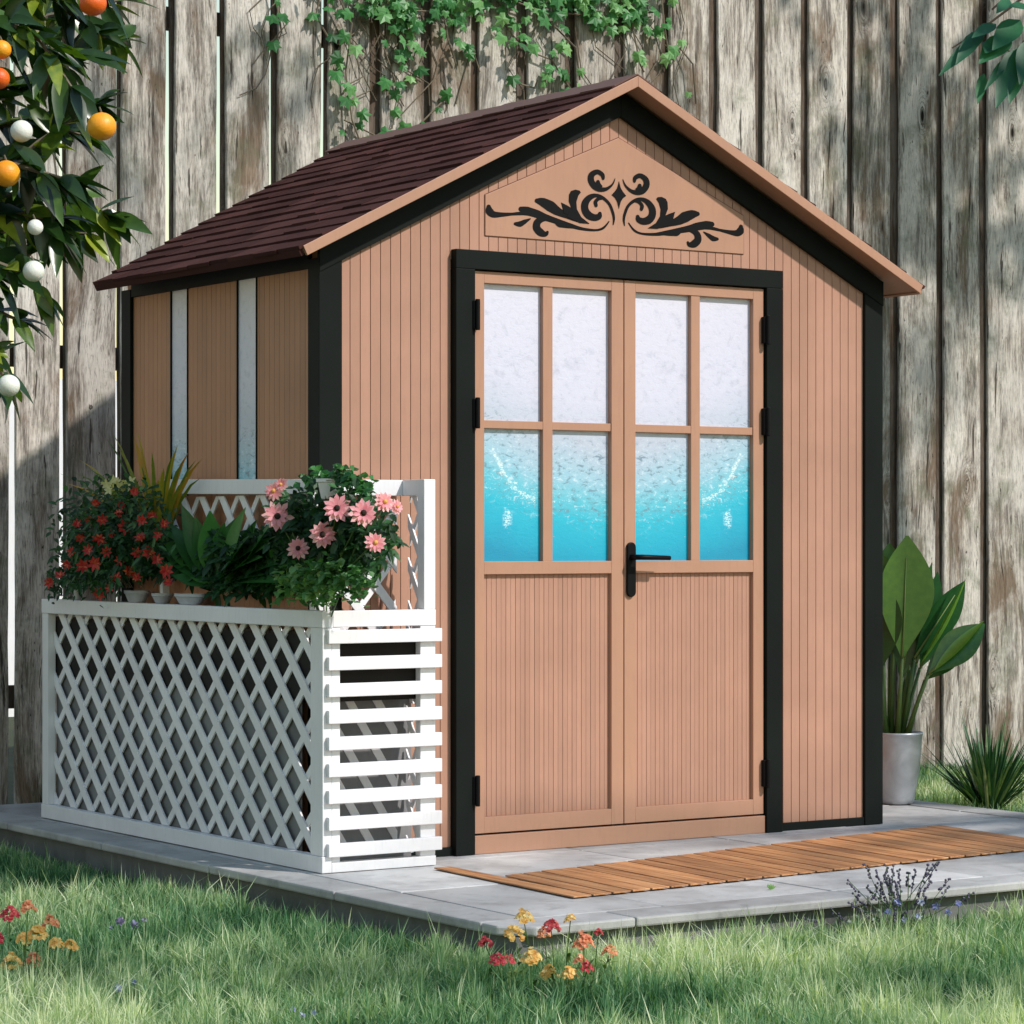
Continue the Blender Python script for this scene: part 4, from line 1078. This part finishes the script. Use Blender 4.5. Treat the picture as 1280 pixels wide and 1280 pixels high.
small('wildflowers', 'dusky blue flower patch in the grass below the lattice planter', [(150,1152,10),(168,1156,10),(140,1160,7),(180,1150,6)], 'lavp', (160, 1180))
p = onZ(963, 1112, 0); m = MB()
for i in range(7): m.leaf(p, rv(.5)+Vector((0, 0, 1)), TOCAM, .022, .008, .2, .2, .8, 3)
tag(m.build('weed', M['leaf_light']), 'tiny yellow green weed sprouting from the paving in front of the mat', 'weed')

# ------------------------------------------------------------ grass
def grass():
    N = 380000
    d = 5.7+(15.5-5.7)*rng.random(N)**1.35; px = rng.uniform(-300, 1580, N)
    xc = (px-640)/F*d; a = xc-EX; b = d-EYD
    x = S_*a+C_*b; y = -C_*a+S_*b
    inside = (x > SX0+.028) & (x < SX1-.028) & (y > SY0+.028) & (y < SY1)
    ok = ~inside & (y < FY-.02) & ~((x < -.0) & (y > 1.9) & (x > -.2))
    x = x[ok]; y = y[ok]; d = d[ok]; n = len(x)
    gx, gy = np.floor(x/.055), np.floor(y/.055)
    hsh = lambda a, b, k: np.modf(np.abs(np.sin(a*12.9898+b*78.233+k)*43758.5453))[0]
    cx_, cy_ = (gx+.2+.6*hsh(gx, gy, 0.))*.055, (gy+.2+.6*hsh(gx, gy, 3.))*.055
    tuf = hsh(gx, gy, 7.); pull = .55*(tuf > .45)
    out_ = ~((x > SX0-.04) & (x < SX1+.04) & (y > SY0-.04))
    x = np.where(out_, x+(cx_-x)*pull, x); y = np.where(out_, y+(cy_-y)*pull, y)
    # soft patchiness
    def pn(x, y, s, ph): return .5+.25*(np.sin(x*s+ph)+np.sin(y*s*1.3+ph*2+np.sin(x*s*.7)))
    pch = .5*pn(x, y, 3.1, 1.)+.3*pn(x, y, 8., 2.)+.2*pn(x, y, 21., 4.)
    h = (.024+.056*pch+.034*rng.random(n))*np.where(rng.random(n) > .95, 1.5, 1.)*(.72+.6*tuf*(tuf > .45)+.15)
    h = np.where(y > .3, h*.8, h)
    ex = np.maximum(np.maximum(SX0-x, x-SX1), 0); ey = np.maximum(SY0-y, 0)
    edge = np.hypot(ex, ey); h = h*np.clip(.50+edge*4., .5, 1)
    w = rng.uniform(.0012, .0029, n)*(1+np.maximum(0, d-8)*.08)
    an = rng.uniform(0, 2*PI, n); ln = rng.normal(0, .45, n)*h; la = rng.uniform(0, 2*PI, n)
    dx, dy = np.cos(an)*w, np.sin(an)*w; lx, ly = np.cos(la)*ln, np.sin(la)*ln
    z0 = np.full(n, GZ-.004)
    V = np.empty((n, 5, 3))
    V[:, 0] = np.stack([x-dx, y-dy, z0], 1); V[:, 1] = np.stack([x+dx, y+dy, z0], 1)
    V[:, 2] = np.stack([x+dx*.8+lx*.35, y+dy*.8+ly*.35, z0+h*.55], 1); V[:, 3] = np.stack([x-dx*.8+lx*.35, y-dy*.8+ly*.35, z0+h*.55], 1)
    V[:, 4] = np.stack([x+lx, y+ly, z0+h*(1-.25*np.abs(ln)/h)], 1)
    me = bpy.data.meshes.new('grass')
    me.vertices.add(n*5); me.vertices.foreach_set('co', V.ravel())
    idx = (np.arange(n)*5)[:, None]+np.array([0, 1, 2, 3, 3, 2, 4])[None, :]
    me.loops.add(n*7); me.loops.foreach_set('vertex_index', idx.ravel().astype(np.int32))
    me.polygons.add(n*2)
    ls = (np.arange(n)*7)[:, None]+np.array([0, 4])[None, :]
    me.polygons.foreach_set('loop_start', ls.ravel().astype(np.int32))
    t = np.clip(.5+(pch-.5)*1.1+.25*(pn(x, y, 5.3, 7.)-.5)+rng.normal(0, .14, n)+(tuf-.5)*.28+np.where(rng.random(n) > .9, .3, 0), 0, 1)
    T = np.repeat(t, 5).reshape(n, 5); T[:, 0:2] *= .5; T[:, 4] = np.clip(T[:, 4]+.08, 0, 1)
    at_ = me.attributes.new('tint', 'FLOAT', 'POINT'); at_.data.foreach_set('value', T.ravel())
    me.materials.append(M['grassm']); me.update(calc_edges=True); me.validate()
    o = bpy.data.objects.new('grass', me); COL.objects.link(o)
    tag(o, 'soft green lawn grass with pale blades growing around the paving', 'grass', kind='stuff')
grass()

# ------------------------------------------------------------ shade tree standing to the right of the camera
SUN = Vector((.33, -.66, .66)).normalized()
def shade_tree(base, top, clumps, label):
    g = empty('shade_tree', base, label, 'tree'); base = Vector(base); top = Vector(top)
    MB().tube([base, base.lerp(top, .5)+Vector((.08, .05, 0)), top], [.16, .12, .07], 12).build('trunk', M['bark'], g, smooth=True)
    br = MB(); lf = MB()
    for (c, r, n) in clumps:
        c = Vector(c); br.tube([top.lerp(base, .25), top.lerp(c, .5)+Vector((0, 0, .15)), c], [.05, .03, .012], 7)
        for i in range(n):
            v = rv(1).normalized()*r*random.random()**.45; v.z *= .75; q = c+v
            lf.leaf(q, rv()+Vector((0, 0, -.3)), rv()+Vector((0, 0, 1)), random.uniform(.10, .17), random.uniform(.05, .08), .2, .2, random.random(), 3)
            if i % 8 == 0: br.tube([c+v*.2, q], .006, 4)
    br.build('branch', M['bark'], g); lf.build('foliage', M['leaf_tree'], g)
def caster(target, h):
    t = (h-target[2])/SUN.z; return (target[0]+SUN.x*t, target[1]+SUN.y*t, h)
cl = []
for tg, r, n in (((2.9,-1.3,0), .40, 120), ((2.1,-1.0,0), .25, 40), ((3.4,-.4,0), .40, 100), ((2.2,-2.4,0), .40, 90), ((.3,-2.6,0), .35, 60), ((-.7,-1.6,0), .4, 110), ((-1.4,-1.1,0), .4, 100), ((4.2,2.6,.5), .35, 70), ((4.9,2.6,1.9), .40, 80), ((3.3,2.6,2.75), .32, 50), ((.5,2.6,2.7), .3, 50), ((4.6,2.6,3.0), .4, 80), ((3.7,2.6,1.5), .25, 40), ((3.9,2.6,2.3), .3, 50), ((4.5,2.6,1.1), .25, 40), ((2.9,2.6,2.2), .25, 35), ((1.2,2.6,2.9), .3, 45)):
    cl.append((caster(tg, 4.6 if tg[1] < 2 else 4.9), r, n))
A = [c for c in cl if True]
cen = sum((Vector(c[0]) for c in cl), Vector())/len(cl)
shade_tree((cen.x+1.2, cen.y-1.0, GZ), (cen.x+.4, cen.y-.3, 3.9), cl, 'spreading leafy shade tree standing to the right beyond the view')

# ------------------------------------------------------------ camera, light, world
cam = bpy.data.cameras.new('camera'); co = bpy.data.objects.new('camera', cam); COL.objects.link(co)
co.location = EYE; co.rotation_euler = (PI/2, 0, -YAW)
cam.sensor_width = 36; cam.sensor_fit = 'HORIZONTAL'; cam.lens = 36*F/1280; cam.shift_y = (HZ-640)/1280; cam.clip_end = 500; cam.clip_start = .1
scene.camera = co
sl = bpy.data.lights.new('sun', 'SUN'); so = bpy.data.objects.new('sun', sl); COL.objects.link(so)
sl.energy = 4.2; sl.angle = math.radians(1.6); sl.color = (1, .93, .87)
so.rotation_euler = (-SUN).to_track_quat('-Z', 'Y').to_euler()
w = bpy.data.worlds.new('World'); scene.world = w; w.use_nodes = True
nt = w.node_tree; sk = nt.nodes.new('ShaderNodeTexSky'); sk.sky_type = 'NISHITA'; sk.sun_disc = False
sk.sun_elevation = math.asin(SUN.z); sk.sun_rotation = math.atan2(SUN.x, SUN.y)
sk.air_density = 2.; sk.dust_density = 0.; sk.ozone_density = 1.5
bg = nt.nodes['Background']; bg.inputs[1].default_value = .15; nt.links.new(sk.outputs[0], bg.inputs[0])
scene.view_settings.view_transform = 'Standard'; scene.view_settings.look = 'None'; scene.view_settings.exposure = 0
scene.render.engine = 'CYCLES'; scene.render.resolution_x = 1024; scene.render.resolution_y = 1024
